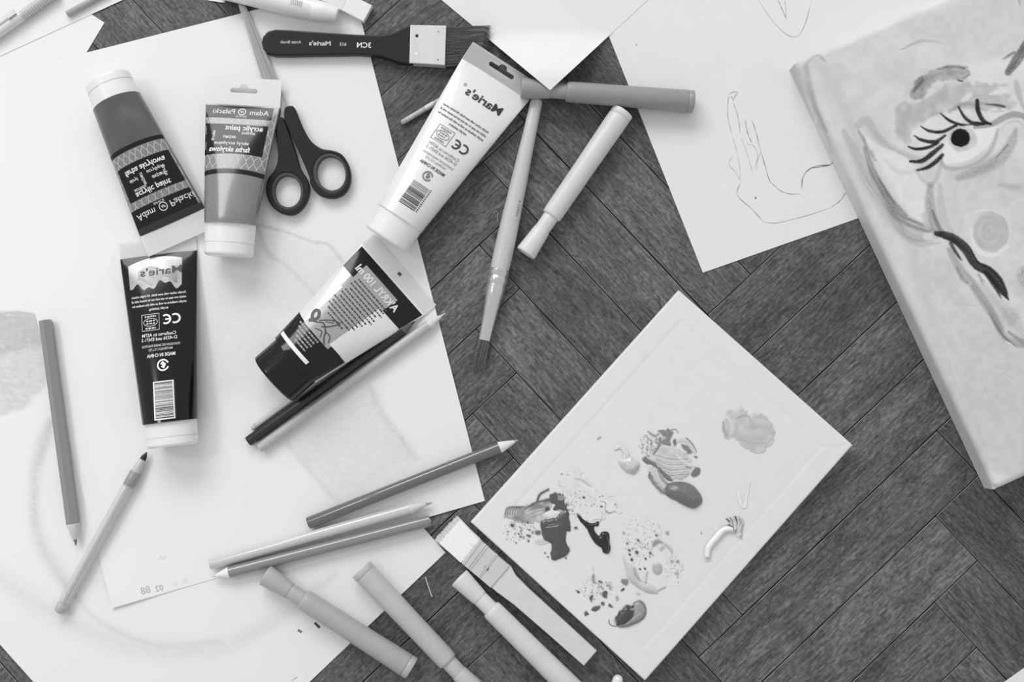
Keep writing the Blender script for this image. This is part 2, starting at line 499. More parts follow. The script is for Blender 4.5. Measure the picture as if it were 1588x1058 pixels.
# ================================================================== sheets of paper
PAPER = mat('white_drawing_paper', 223, 0.85, 0.2, var=0.012, scale=60, bump=0.05, bscale=1500)
PAPER_DRAWN = attr_mat('pencil_shaded_paper', 0.85, 0.2)
def sheet(name, label, corners, top, nu=12, nv=12, zf=None, pig=None, material=None):
    """corners: photograph pixels, going round; thickness 0.2 mm; zf(u, v, px, py) lifts it (mm)"""
    C = [at(x, y, top) for x, y in corners]
    mid = (C[0] + C[1] + C[2] + C[3]) / 4
    T = np.zeros(((nu + 1) * (nv + 1), 3)); n = 0
    for i in range(nu + 1):
        for j in range(nv + 1):
            u, v = i / nu, j / nv
            p = C[0] * (1 - u) * (1 - v) + C[1] * u * (1 - v) + C[2] * u * v + C[3] * (1 - u) * v
            T[n] = p; n += 1
    PX = to_px(T)
    if zf is not None:
        T[:, 2] += zf(PX) * 0.001
    Bv = T.copy(); Bv[:, 2] -= 0.0002
    N = len(T); F = []
    for i in range(nu):
        for j in range(nv):
            a = i * (nv + 1) + j
            q = (a, a + 1, a + nv + 2, a + nv + 1); F.append(q); F.append(tuple(N + t for t in q[::-1]))
    rim = [i * (nv + 1) for i in range(nu + 1)] + [nu * (nv + 1) + j for j in range(1, nv + 1)] + [i * (nv + 1) + nv for i in range(nu - 1, -1, -1)] + [j for j in range(nv - 1, 0, -1)]
    for k in range(len(rim)):
        a, b_ = rim[k], rim[(k + 1) % len(rim)]
        F.append((a, b_, N + b_, N + a))
    V = np.vstack([T, Bv]) - np.array(mid)
    pg = None
    if pig is not None:
        g = albedo(pig.sample(PX)); pg = np.concatenate([g, np.full(N, G(222))])
    o = mk(name, V, F, material or (PAPER_DRAWN if pig is not None else PAPER), None, True, 1.0, pg)
    o.location = mid
    return tag(o, label, 'paper')

def mark(parent, pts, w, v, top, name='pencil_line', n=10, taper=True):
    """a drawn line lying on a sheet (points in photograph pixels)"""
    P = smooth_line(pts, n)
    ww = np.full(len(P), float(w))
    if taper:
        t = np.linspace(0, 1, len(P)); ww = ww * np.clip(np.minimum(t, 1 - t) * 8, 0.25, 1) * (0.8 + 0.3 * np.sin(t * 17 + P[0, 0]))
    V2, F = ribbon(P, ww)
    V = np.array([at(x, y, top) for x, y in V2]) - np.array(parent.location)
    return mk(name, V, F, mat('pencil_grey_%d' % v, v, 0.7, 0.3), parent, False, 1.0)

# lowest sheets
sh_d = sheet('paper_sheet', 'plain white sheet whose corner points at the bare floor beside the mechanical pencil', [(162, 35), (-190, -190), (-500, 330), (-148, 550)], 0.0003)
# pencil drawing on the big sheet under the main one
pb = Pigment(-420, 100, 720, 1300, 223, 0.5)
pb.poly([(-60, 492), (0, 487), (30, 485), (60, 490), (90, 540), (70, 600), (20, 640), (-60, 640)], 182, 0.85, 8, 4, 12, 0.5)
pb.poly([(-60, 492), (30, 487), (80, 495), (90, 530), (30, 545), (-60, 560)], 165, 0.7, 10, 4, 12, 0.5)
pb.stroke([(-60, 492), (0, 486), (30, 485), (62, 490)], 4, 150, 0.8, 0.5, grain=0.4)
pb.stroke([(78, 655), (62, 700), (53, 770), (62, 840), (110, 920)], [26, 34, 26, 30, 30], 180, 0.8, 1.0, grain=0.5)
pb.stroke([(80, 655), (70, 690), (60, 720)], [18, 22, 8], 178, 0.6, 0.9, grain=0.6)
pb.stroke([(-20, 880), (80, 950), (200, 1000), (330, 1005), (430, 960), (520, 890)], [40, 60, 60, 50, 40, 20], 203, 0.8, 1.0, grain=0.5)
pb.stroke([(100, 900), (150, 960), (240, 1000), (340, 995)], 12, 190, 0.6, 1.0, grain=0.5)
pb.stroke([(60, 830), (110, 890), (165, 900)], 40, 212, 0.6, 1.0, grain=0.5)
sh_b = sheet('paper_sheet', 'large sheet with faint pencil shading sticking out under the main drawing', [(691, 857), (249, 1278), (-402, 551), (40, 130)], 0.0007, 150, 190, None, pb)
mark(sh_b, [(462, 977), (468, 981)], 4, 120, 0.00078, 'speck', taper=False)
mark(sh_b, [(488, 966), (496, 974)], 4, 70, 0.00078, 'speck', taper=False)
mark(sh_b, [(452, 1056), (462, 1050)], 1.2, 150, 0.00078)
sh_c = sheet('paper_sheet', 'white sheet lying under the mechanical pencil and the short grey rod', [(0, 87), (192, -1), (60, -290), (-132, -200)], 0.0007)

# the main A3 drawing
pa = Pigment(-60, -40, 770, 960, 224, 0.5)
cA = crop(300, 340, 2.3)
pa.poly(cA((540, 640), (640, 600), (700, 720), (800, 850), (720, 900), (560, 1000), (500, 1020), (430, 900), (330, 790), (500, 650)), 204, 0.8, 20, 6, 14, 0.55)
pa.stroke(cA((630, 600), (670, 690), (730, 770), (790, 855)), [14, 18, 16, 12], 184, 0.8, 1.0, grain=0.6)
pa.stroke(cA((330, 790), (400, 880), (460, 950), (510, 1010)), [10, 14, 12, 8], 190, 0.7, 1.0, grain=0.6)
pa.stroke(cA((700, 790), (760, 840)), 18, 196, 0.5, 1.0, grain=0.7)
pa.stroke(cA((230, 20), (330, 45), (420, 80), (480, 90), (530, 150)), [8, 6, 5, 6, 8], 168, 0.85, 0.9, grain=0.45)
pa.stroke(cA((230, 30), (265, 120), (330, 165), (395, 230), (430, 270)), [10, 14, 10, 8, 6], 168, 0.85, 0.9, grain=0.45)
pa.poly(cA((235, 40), (420, 85), (520, 150), (440, 280), (330, 350), (120, 200), (150, 120)), 206, 0.7, 24, 6, 16, 0.5)
pa.poly(cA((330, 150), (440, 270), (360, 330), (250, 480), (180, 600), (60, 640), (0, 500), (40, 320), (150, 220)), 209, 0.7, 30, 8, 16, 0.55)
pa.stroke(cA((-10, 560), (20, 620), (50, 700)), [14, 20, 12], 205, 0.6, 1.0, grain=0.6)
pa.stroke(cA((600, 420), (560, 560), (520, 640)), [30, 40, 20], 212, 0.6, 1.0, grain=0.5)
pa.stroke([(180, 392), (172, 420), (185, 452)], 10, 205, 0.5, 1.0, grain=0.4)
pa.stroke([(310, 395), (322, 440), (318, 520), (330, 575)], 8, 203, 0.6, 1.0, grain=0.5)
def curl_a(P):
    d = np.hypot(P[:, 0] - 175, P[:, 1] - 943)
    return 1.6 * np.exp(-(d / 70.0) ** 2)
sh_a = sheet('paper_sheet', 'main large drawing sheet under the paint tubes, with handwriting at its lower corner', [(-41, 126), (546, -23), (752, 777), (175, 943)], 0.0011, 170, 230, curl_a, pa)
A_TOP = 0.0011
def writing(parent, body, px, py, height, ang, v, top, bold=0.0, mirror=True, lift=None):
    V2, F = text_shape(body, bold)
    c, s = math.cos(ang), math.sin(ang)
    x = V2[:, 0] * height * (-1 if mirror else 1); y = -V2[:, 1] * height
    X = px + c * x - s * y; Y = py + s * x + c * y
    V = np.array([at(a, b_, top) for a, b_ in zip(X, Y)])
    if lift is not None: V[:, 2] += lift(np.stack([X, Y], 1)) * 0.001
    return mk('handwriting', V - np.array(parent.location), F, mat('faint_writing_%d' % v, v, 0.8, 0.2), parent, False, 1.0)
AW = math.radians(-15.5)
writing(sh_a, '02', 247, 912, 9, AW, 170, A_TOP + 0.00015, lift=curl_a)
writing(sh_a, '88', 226, 915, 11, AW, 180, A_TOP + 0.00015, lift=curl_a)
writing(sh_a, '11.', 270, 906, 6, AW, 208, A_TOP + 0.00015, lift=curl_a)
rw = random.Random(5)
for x0, y0, n, v in ((262, 862, 11, 205), (228, 873, 7, 214), (212, 895, 5, 214), (186, 901, 7, 212), (292, 900, 3, 210)):
    P = []
    for k in range(n):      # illegible joined-up pencil writing
        P += [(x0 - k * 4.2, y0 + k * 1.15 + rw.uniform(-4, -1)), (x0 - k * 4.2 - 2, y0 + k * 1.15 + rw.uniform(1, 4))]
    mark(sh_a, P, 0.9, v, A_TOP + 0.0002, 'handwriting', 5)

# sheet with the line drawing, under the painted canvas
sh_r = sheet('paper_sheet', 'white sheet with a thin pencil outline drawing tucked under the painted canvas', [(1090, 423), (1680, 216), (1500, -250), (905, -43)], 0.0003)
R_TOP = 0.00038
cR = crop(1080, 0, 2.644)
for pts, w, v in [
    (((255, 0), (300, 70), (355, 130), (390, 150), (420, 145), (445, 100), (460, 50), (473, 0)), 1.1, 165),
    (((335, 0), (352, 40), (370, 80)), 1.2, 140), (((362, 0), (366, 30), (368, 70)), 0.9, 165),
    (((133, 388), (150, 378), (170, 377), (160, 392), (150, 412), (146, 398), (133, 405)), 1.2, 160),
    (((132, 385), (128, 470), (145, 550)), 1.1, 160), (((145, 550), (165, 620), (178, 690), (180, 740)), 1.0, 180),
    (((152, 420), (170, 480), (180, 545)), 1.1, 150), (((183, 565), (205, 620), (232, 715)), 1.0, 180),
    (((200, 488), (210, 545), (228, 588)), 1.3, 145), (((226, 490), (245, 545), (262, 615)), 1.3, 150),
    (((262, 615), (285, 690), (300, 740), (330, 770)), 1.3, 145), (((325, 766), (350, 785), (385, 796), (425, 795)), 1.3, 150),
    (((205, 590), (235, 600), (252, 640), (235, 695)), 1.1, 175), (((268, 615), (250, 660), (248, 700)), 1.0, 185),
    (((150, 640), (133, 672), (165, 710), (180, 745)), 1.0, 180), (((182, 745), (168, 800), (225, 855), (275, 910)), 1.3, 155),
    (((275, 910), (330, 914), (450, 885), (550, 852)), 1.2, 165), (((553, 850), (590, 822), (618, 780)), 1.3, 150),
    (((430, 780), (440, 720), (480, 685), (545, 675)), 1.5, 120), (((470, 690), (545, 677), (562, 657)), 1.5, 110),
]:
    mark(sh_r, cR(*pts), w, v, R_TOP)
mark(sh_r, cR((240, 812), (246, 812)), 2.6, 60, R_TOP, 'speck', taper=False)
mark(sh_r, [(986, 68), (988, 71)], 1.6, 150, R_TOP, 'speck', taper=False)
mark(sh_r, [(1289, 233), (1291, 233)], 1.6, 140, R_TOP, 'speck', taper=False)
# sheet whose tip rides on the marker
def lift_t(P):
    d = 140 - P[:, 1] + 0.05 * np.abs(P[:, 0] - 853)
    t = np.clip((96 - d) / 78.0, 0, 1)
    return 22.8 * t * t * (3 - 2 * t)
tipw = at(853, 140, 0.0242)
def sheet_tip():
    o = sheet('paper_sheet', 'blank white sheet pointing down, its lifted tip resting across the grey marker', [(853, 140), (590, -79), (845, -390), (1108, -96)], 0.0006, 60, 60, None)
    me = o.data
    L = np.array(o.location); n = len(me.vertices); co = np.zeros(n * 3); me.vertices.foreach_get('co', co); co = co.reshape(-1, 3) + L
    PX = to_px(co); z = lift_t(PX) * 0.001
    # the lifted part keeps its outline as seen: walk each point up its own bend
    for i in range(n):
        if z[i] > 1e-5:
            p = at(PX[i, 0], PX[i, 1], co[i, 2] + z[i]); co[i] = p
    me.vertices.foreach_set('co', (co - L).ravel()); me.update()
    return o
sh_t = sheet_tip()
sh_e = sheet('paper_sheet', 'white paper corner poking into the lower edge of the floor by itself', [(1549, 1064), (1640, 999), (1720, 1112), (1630, 1176)], 0.0003)

# ================================================================== stretched canvases
def canvas_block(name, label, origin, udir, vdir, ndir, U, V_, T, r, step, pig=None, material=None, dent=None, cat='canvas'):
    """rounded stretched canvas; udir, vdir, ndir unit vectors; sizes in pixels"""
    nu, nv = int(U / step), int(V_ / step)
    us = np.linspace(0, U, nu + 1); vs = np.linspace(0, V_, nv + 1)
    def fine_edge(a, n):    # denser rows over the rounded rim
        k = 6
        e = r * (1 - np.cos(np.linspace(0, PI / 2, k)))
        return np.unique(np.concatenate([e, a[(a > r) & (a < n - r)], n - e]))
    us = fine_edge(us, U); vs = fine_edge(vs, V_)
    nu, nv = len(us), len(vs)
    uu, vv = np.meshgrid(us, vs, indexing='ij')
    du = np.minimum(uu, U - uu); dv = np.minimum(vv, V_ - vv)
    a = np.clip(r - du, 0, None); b_ = np.clip(r - dv, 0, None)
    q = np.minimum(np.sqrt(a * a + b_ * b_), r)
    z = T - r + np.sqrt(np.maximum(0, r * r - q * q))
    if dent is not None: z = z + dent(uu, vv)
    P = np.stack([uu, vv, z], -1).reshape(-1, 3)
    F = []
    ii, jj = np.meshgrid(np.arange(nu - 1), np.arange(nv - 1), indexing='ij')
    A0 = (ii * nv + jj).ravel()
    F = np.stack([A0, A0 + 1, A0 + nv + 1, A0 + nv], 1).tolist()
    rim = [i * nv for i in range(nu)] + [(nu - 1) * nv + j for j in range(1, nv)] + [i * nv + nv - 1 for i in range(nu - 2, -1, -1)] + [j for j in range(nv - 2, 0, -1)]
    prev = rim; VV = [P]; cnt = len(P)
    base = P[rim]
    for lv in (0.75, 0.5, 0.25, 0.0):
        ring = base.copy(); ring[:, 2] = base[:, 2] * lv
        VV.append(ring); idx = list(range(cnt, cnt + len(rim))); cnt += len(rim)
        for k in range(len(rim)):
            k2 = (k + 1) % len(rim)
            F.append((prev[k], prev[k2], idx[k2], idx[k]))
        prev = idx
    F.append(tuple(prev))
    P = np.vstack(VV)
    R = np.array([list(udir), list(vdir), list(ndir)])
    Wd = P @ R * S
    pg = None
    if pig is not None:
        pg = albedo(pig.sample(to_px(Wd + np.array(origin))))
    o = mk(name, Wd, F, material, None, True, 1.0, pg)
    o.location = origin
    return tag(o, label, cat), R

# palette canvas
CAN = mat('primed_canvas', 221, 0.8, 0.2, var=0.02, scale=120, bump=0.22, bscale=1900)
PT = 24.0     # 12 mm
z_top = PT * S
k0, k1, k2 = at(1053, 450, z_top), at(730, 810, z_top), at(1323, 690, z_top)
pu = (k1 - k0).normalized(); pv = (k2 - k0); pv = (pv - pu * pv.dot(pu)).normalized()
PU, PV = (k1 - k0).length / S, (k2 - k0).length / S
def dent_p(u, v):
    d = np.minimum(np.minimum(u, PU - u), np.minimum(v, PV - v))
    z = -0.45 * np.clip((d - 32) / 3, 0, 1) - 0.5 * np.exp(-((d - 33) / 2.0) ** 2)
    c = np.abs((u) - (PV - v)) / 1.4142
    z = z - np.where((u < 34) & (PV - v < 34) & (u > 5), 0.7 * np.exp(-(c / 1.2) ** 2), 0)
    return z
pal, _ = canvas_block('palette_canvas', 'small blank white canvas used as a palette, dabbed with wet paint', Vector((k0.x, k0.y, 0.0002)), pu, pv, Vector((0, 0, 1)), PU, PV, PT, 3.0, 2.2, None, CAN, dent_p, 'canvas')
PAL_TOP = z_top + 0.0002

# painted canvas
pg_ = Pigment(1195, -80, 1660, 790, 214, 1.0)
Hh, Ww = pg_.val.shape
pg_.val += 12 * (vnoise(Hh, Ww, 70, 1) - 0.5) + 9 * (vnoise(Hh, Ww, 22, 2) - 0.5) + 3 * (vnoise(Hh, Ww, 5, 3) - 0.5)
q1 = crop(1190, 0, 2.784); q5 = crop(1380, 80, 5.288); q6 = crop(1220, 170, 3.0217); q7 = crop(1240, 330, 2.351); q8 = crop(1460, 400, 6.61); q9 = crop(1400, 0, 7.053)
st, po = pg_.stroke, pg_.poly
pg_.rag = 0.25
# grounds and washes
st(q1((240, 300), (420, 900), (560, 1200), (800, 1700)), [60, 70, 90, 120], 208, 0.6, 1.0, streak=0.3, dv=4)
po(q7((380, 120), (480, 140), (560, 200), (680, 420), (818, 500), (900, 900), (700, 950), (600, 800)), 205, 0.7, 14, 5, 20, dv=5)
po(q1((260, 260), (700, 60), (1300, -100), (1300, 200), (900, 260), (600, 280), (420, 450), (340, 520)), 207, 0.6, 18, 6, 25, dv=5)
po(q6((680, 420), (860, 300), (1100, 260), (1200, 800), (1050, 860), (900, 720), (780, 560)), 209, 0.6, 14, 5, 20, dv=6)
# painted left rim
st(q1((165, 285), (185, 380), (215, 480), (255, 570)), [12, 14, 12, 6], 178, 0.7, 0.7, streak=0.35, dv=14)
st(q1((110, 300), (150, 400), (200, 520)), [10, 9, 5], 196, 0.7, 0.8, streak=0.3)
st(q1((170, 270), (215, 240), (250, 265)), [8, 10, 5], 182, 0.7, 0.8)
st(q1((200, 250), (260, 330), (330, 470), (400, 640)), [14, 22, 26, 20], 200, 0.6, 0.9, streak=0.3, dv=8)
st(q6((150, 60), (190, 130), (210, 200)), [10, 8, 4], 195, 0.6, 0.9)
# long strands of hair
st(q1((390, 545), (430, 520), (475, 590), (545, 650), (650, 690)), [14, 18, 18, 20, 12], 188, 0.75, 0.6, streak=0.35, dv=8)
st(q1((395, 565), (430, 620), (468, 685)), [6, 12, 10], 160, 0.8, 0.5, streak=0.4, dv=14)
po(q1((400, 560), (460, 620), (560, 660), (640, 720), (690, 800), (690, 950), (620, 930), (540, 800), (480, 700)), 221, 0.9, 4, 2, 8, dv=3)
st(q1((510, 690), (560, 740), (620, 745)), [8, 12, 8], 205, 0.6, 0.8)
st(q1((330, 570), (390, 680), (440, 790), (520, 900), (600, 1000), (700, 1040)), [12, 22, 28, 34, 34, 16], 186, 0.75, 0.6, streak=0.4, dv=14)
st(q1((420, 640), (455, 740), (510, 850), (560, 930), (650, 975), (720, 1000)), [8, 16, 20, 22, 18, 10], 152, 0.85, 0.5, streak=0.5, dv=24)
st(q1((480, 770), (530, 850), (600, 930)), [4, 8, 6], 135, 0.7, 0.6, streak=0.5)
st(q1((570, 960), (600, 1020), (670, 1040), (740, 1010)), [5, 7, 6, 4], 178, 0.7, 0.7, streak=0.3)
st(q7((340, 30), (385, 90), (440, 118), (510, 110)), [8, 8, 7, 5], 188, 0.7, 0.7, streak=0.4)
po(q6((640, 590), (690, 570), (705, 590), (680, 612), (650, 612)), 214, 0.9, 2)
# column under the lashes
st(q1((640, 735), (670, 775), (705, 805)), [8, 10, 9], 198, 0.75, 0.5, streak=0.2)
st(q1((752, 690), (738, 750), (708, 805)), [10, 10, 10], 194, 0.75, 0.5, streak=0.2)
st(q1((705, 800), (700, 870), (712, 940), (735, 1010)), [12, 20, 22, 18], 172, 0.8, 0.45, streak=0.4, dv=14)
st(q1((745, 800), (752, 900), (770, 970), (800, 1010)), [8, 16, 16, 10], 194, 0.75, 0.5, streak=0.4)
st(q1((712, 910), (730, 960), (760, 1005)), [6, 10, 8], 138, 0.7, 0.6, streak=0.4)
st(q1((680, 930), (690, 980)), 14, 200, 0.7, 0.6)
# dark twisted lock
st(q6((700, 580), (745, 590), (790, 610), (840, 655), (885, 725), (940, 755), (985, 800), (1015, 850), (1040, 892)), [8, 14, 15, 17, 15, 17, 19, 14, 2], 78, 0.95, 0.25, streak=0.3, dv=16)
st(q6((768, 625), (790, 665), (818, 705)), [6, 7, 3], 95, 0.9, 0.4, streak=0.3)
st(q6((930, 760), (965, 810), (1005, 885)), [8, 10, 2], 88, 0.9, 0.4, streak=0.3, dv=12)
st(q6((820, 650), (860, 710)), 3, 120, 0.6, 0.6)
# lighter strands below it
st(q6((760, 655), (810, 745), (880, 830), (950, 930), (1000, 1030)), [10, 18, 18, 16, 18], 172, 0.75, 0.6, streak=0.4, dv=14)
st(q8((160, 100), (210, 210), (270, 260)), [6, 10, 4], 140, 0.6, 0.8, streak=0.6)
st(q8((330, 300), (450, 480), (560, 640), (640, 800), (760, 880), (860, 900)), [14, 16, 14, 14, 14, 14], 170, 0.75, 0.6, streak=0.45, dv=16)
st(q8((490, 570), (560, 690), (650, 820), (760, 910)), [3, 4, 5, 3], 135, 0.7, 0.6, streak=0.3)
st(q8((650, 850), (700, 880), (760, 920)), [1, 4, 1], 226, 0.9, 0.5)
st(q8((420, 260), (560, 450), (700, 620), (860, 800)), [16, 24, 30, 30], 190, 0.6, 0.8, streak=0.4, dv=12)
st(q8((380, 170), (420, 240)), 6, 165, 0.6, 0.7)
st(q8((690, 760), (780, 830), (860, 870)), [6, 10, 12], 150, 0.7, 0.6, streak=0.4)
po(q8((640, 540), (780, 540), (820, 640), (700, 700), (640, 620)), 176, 0.5, 12, 5, 6, 0.5)
st(q8((846, 120), (820, 200), (850, 280)), [16, 24, 14], 150, 0.8, 1.0, grain=0.6)
st(q8((720, 250), (846, 330)), [20, 40], 196, 0.5, 1.0)
# faint dry strokes on the plain part
for k, (a, b_) in enumerate([((480, 250), (600, 520)), ((560, 330), (640, 340)), ((690, 560), (800, 600)), ((640, 560), (740, 780)), ((740, 590), (818, 640)), ((600, 640), (690, 900)), ((520, 450), (590, 640))]):
    st(q7(a, b_), [3, 6, 2], 198 if k % 2 else 219, 0.5, 1.0, streak=0.3)
# cheek spot
st(q6((862, 560), (890, 650), (960, 680), (1040, 640)), [4, 12, 12, 6], 224, 0.85, 0.5)
st(q6((880, 480), (940, 470), (1010, 500), (1050, 570)), [4, 6, 5, 3], 224, 0.6, 0.5)
po([q6((957 + 84 * math.cos(t), 573 + 96 * math.sin(t)))[0] for t in np.linspace(0, 2 * PI, 16, endpoint=False)], 196, 0.9, 2, 1, 6, dv=6)
for k in range(5):
    rr_ = 78 - k * 15
    st([q6((950 + rr_ * math.cos(t), 573 + rr_ * 1.15 * math.sin(t)))[0] for t in np.linspace(0.3 * k, 0.3 * k + 4.6, 14)], 4, 188 if k % 2 else 206, 0.55, 0.9, streak=0.3)
st(q1((1000, 800), (1090, 810)), [10, 20], 180, 0.5, 1.0)
# eye shadow and brow
po(q5((60, 700), (50, 560), (80, 440), (270, 400), (400, 300), (560, 250), (740, 258), (930, 265), (945, 280), (820, 335), (990, 345), (975, 400), (1035, 408), (985, 465), (740, 480), (560, 470), (400, 520), (200, 620), (170, 760)), 196, 0.8, 5, 3, 7, dv=9)
po(q5((60, 640), (100, 480), (330, 380), (450, 350), (480, 400), (330, 470), (180, 560), (120, 700)), 186, 0.4, 10, 3, 7, dv=8)
po(q5((620, 360), (640, 340), (680, 345), (640, 400), (600, 410), (580, 400)), 222, 0.8, 4)
st(q5((820, 350), (900, 335), (960, 320)), [4, 6, 4], 222, 0.9, 0.4)
po(q5((165, 375), (205, 255), (290, 180), (440, 130), (610, 128), (662, 188), (590, 235), (460, 238), (345, 262), (280, 385)), 172, 0.9, 3, 1.5, 4, 0.25, dv=14)
st(q5((395, 145), (480, 122), (560, 125), (615, 140)), [4, 6, 6, 4], 112, 0.75, 0.6, streak=0.5, grain=0.3)
st(q5((195, 330), (225, 285), (275, 235)), [5, 10, 6], 122, 0.8, 0.7, streak=0.4)
st(q5((210, 250), (260, 215)), 8, 130, 0.6, 0.8, grain=0.4)
st(q5((340, 200), (450, 175), (600, 175)), 8, 155, 0.5, 0.9, grain=0.6)
st(q5((560, 235), (595, 245)), 3, 110, 0.8, 0.5)
st(q5((600, 220), (650, 190)), 2, 140, 0.7, 0.5)
for k in range(9):
    st(q5((570 + k * 9, 140), (566 + k * 9, 108 + (k % 3) * 6)), 0.9, 140, 0.7, 0.8)
st(q9((1150, 790), (1230, 680), (1340, 520), (1420, 400)), [12, 17, 18, 18], 128, 0.95, 0.3, streak=0.35, dv=22)
st(q9((1095, 650), (1150, 615), (1220, 570)), [2, 6, 6], 140, 0.8, 0.6, streak=0.3)
st(q9((1240, 900), (1260, 1000), (1300, 1130), (1340, 1200)), [10, 14, 10, 8], 192, 0.8, 0.6)
st(q9((-20, 545), (90, 490), (200, 450), (330, 455), (420, 470)), [3, 6, 7, 5, 2], 184, 0.75, 0.7, streak=0.2)
st(q9((1270, -10), (1285, 60)), [6, 2], 170, 0.7, 0.7)
po(q9((230, 470), (400, 480), (450, 680), (300, 750), (150, 690)), 219, 0.5, 10, 3, 12)
# crease of the lid
st(q5((290, 560), (350, 520), (400, 500)), [6, 8, 4], 172, 0.6, 0.9, grain=0.5)
st(q5((490, 490), (580, 440), (700, 425), (800, 430)), [8, 10, 9, 6], 158, 0.75, 0.7, streak=0.4, grain=0.3)
st(q5((560, 470), (700, 450), (760, 470)), 10, 172, 0.6, 0.9, grain=0.6)
st(q5((790, 433), (870, 438), (938, 452)), [2, 5, 6], 108, 0.85, 0.5, streak=0.2)
st(q5((830, 490), (930, 490)), 5, 150, 0.6, 0.9, grain=0.7)
# the eye
po(q5((435, 900), (500, 918), (640, 892), (750, 822), (830, 740), (880, 612), (770, 630), (640, 620), (500, 670), (445, 780)), 225, 1.0, 2)
po([q5((595 + 118 * math.cos(t), 715 + 105 * math.sin(t)))[0] for t in np.linspace(0, 2 * PI, 14, endpoint=False)], 203, 0.85, 3, 1, 6, dv=6)
st(q5((690, 625), (780, 612), (850, 590), (930, 545), (1020, 515), (1110, 540), (1180, 620)), [5, 7, 11, 12, 12, 11, 10], 170, 0.9, 0.4, streak=0.25, dv=8)
st(q5((920, 640), (960, 590), (1040, 570), (1100, 610)), [3, 3, 4, 3], 200, 0.8, 0.6)
st(q5((415, 880), (450, 948), (560, 960), (690, 925), (790, 855), (850, 760), (885, 640)), [8, 9, 8, 8, 8, 8, 6], 186, 0.85, 0.5, grain=0.25)
st(q5((560, 1040), (700, 985), (830, 930), (930, 850), (1000, 740), (1035, 640)), [12, 22, 24, 24, 20, 8], 174, 0.75, 0.5, grain=0.35, dv=8)
st(q5((700, 990), (800, 950), (880, 890)), [6, 10, 6], 150, 0.5, 0.9, grain=0.8)
st(q5((860, 880), (910, 830), (970, 760)), 1.3, 95, 0.8, 0.6)
po([q5((578 + 78 * math.cos(t), 708 + 73 * math.sin(t)))[0] for t in np.linspace(0, 2 * PI, 14, endpoint=False)], 44, 1.0, 1.6, 0.6, 3, dv=12)
for x, y in ((570, 648), (595, 645), (625, 655), (580, 720)):
    st(q5((x, y), (x + 8, y + 2)), 1.6, 140, 0.8, 0.7)
for pts, w in [(((410, 500), (480, 560), (570, 597), (668, 600)), [1.5, 5, 5, 2]), (((562, 452), (615, 540), (690, 592), (770, 597)), [3, 6, 7, 3]),
               (((716, 402), (722, 480), (760, 560), (830, 597)), [7, 8.5, 8, 3]), (((690, 578), (760, 588), (835, 592)), [2, 5, 2]),
               (((246, 606), (320, 650), (430, 658), (548, 603)), [1, 5, 6, 5]), (((194, 686), (260, 725), (370, 740), (455, 688)), [1.5, 6, 7, 4]),
               (((150, 780), (220, 800), (320, 785), (395, 748)), [2.5, 5.5, 6, 5]), (((165, 902), (260, 898), (350, 835), (430, 768)), [4, 8, 9, 6]),
               (((220, 975), (310, 950), (380, 900), (430, 850)), [3, 7, 8, 7])]:
    st(q5(*pts), w, 76, 0.95, 0.3, streak=0.25, dv=18)
pg_.val = 224 - (224 - pg_.val) * 1.5
b0_ = at(1224, 109, 0.0005); b1_ = at(1526, 757, 0.0005)
cu_ = (b1_ - b0_).normalized(); CU = (b1_ - b0_).length / S
TI = 0.0
flat_v = Vector((0, 0, 1)).cross(cu_).normalized()
if flat_v.x < 0: flat_v = -flat_v
cv_ = (flat_v * math.cos(TI) + Vector((0, 0, 1)) * math.sin(TI)).normalized()
cn_ = cu_.cross(cv_)
if cn_.z < 0: cn_ = -cn_
PAINTED = attr_mat('acrylic_on_canvas', 0.62, 0.3, 0.25, 1800)
art, _ = canvas_block('painted_canvas', 'canvas painted with a wide open eye, dark lashes and a twisted lock', b0_, cu_, cv_, cn_, CU, 460, 44.0, 10.0, 1.5, pg_, PAINTED, None, 'painting')

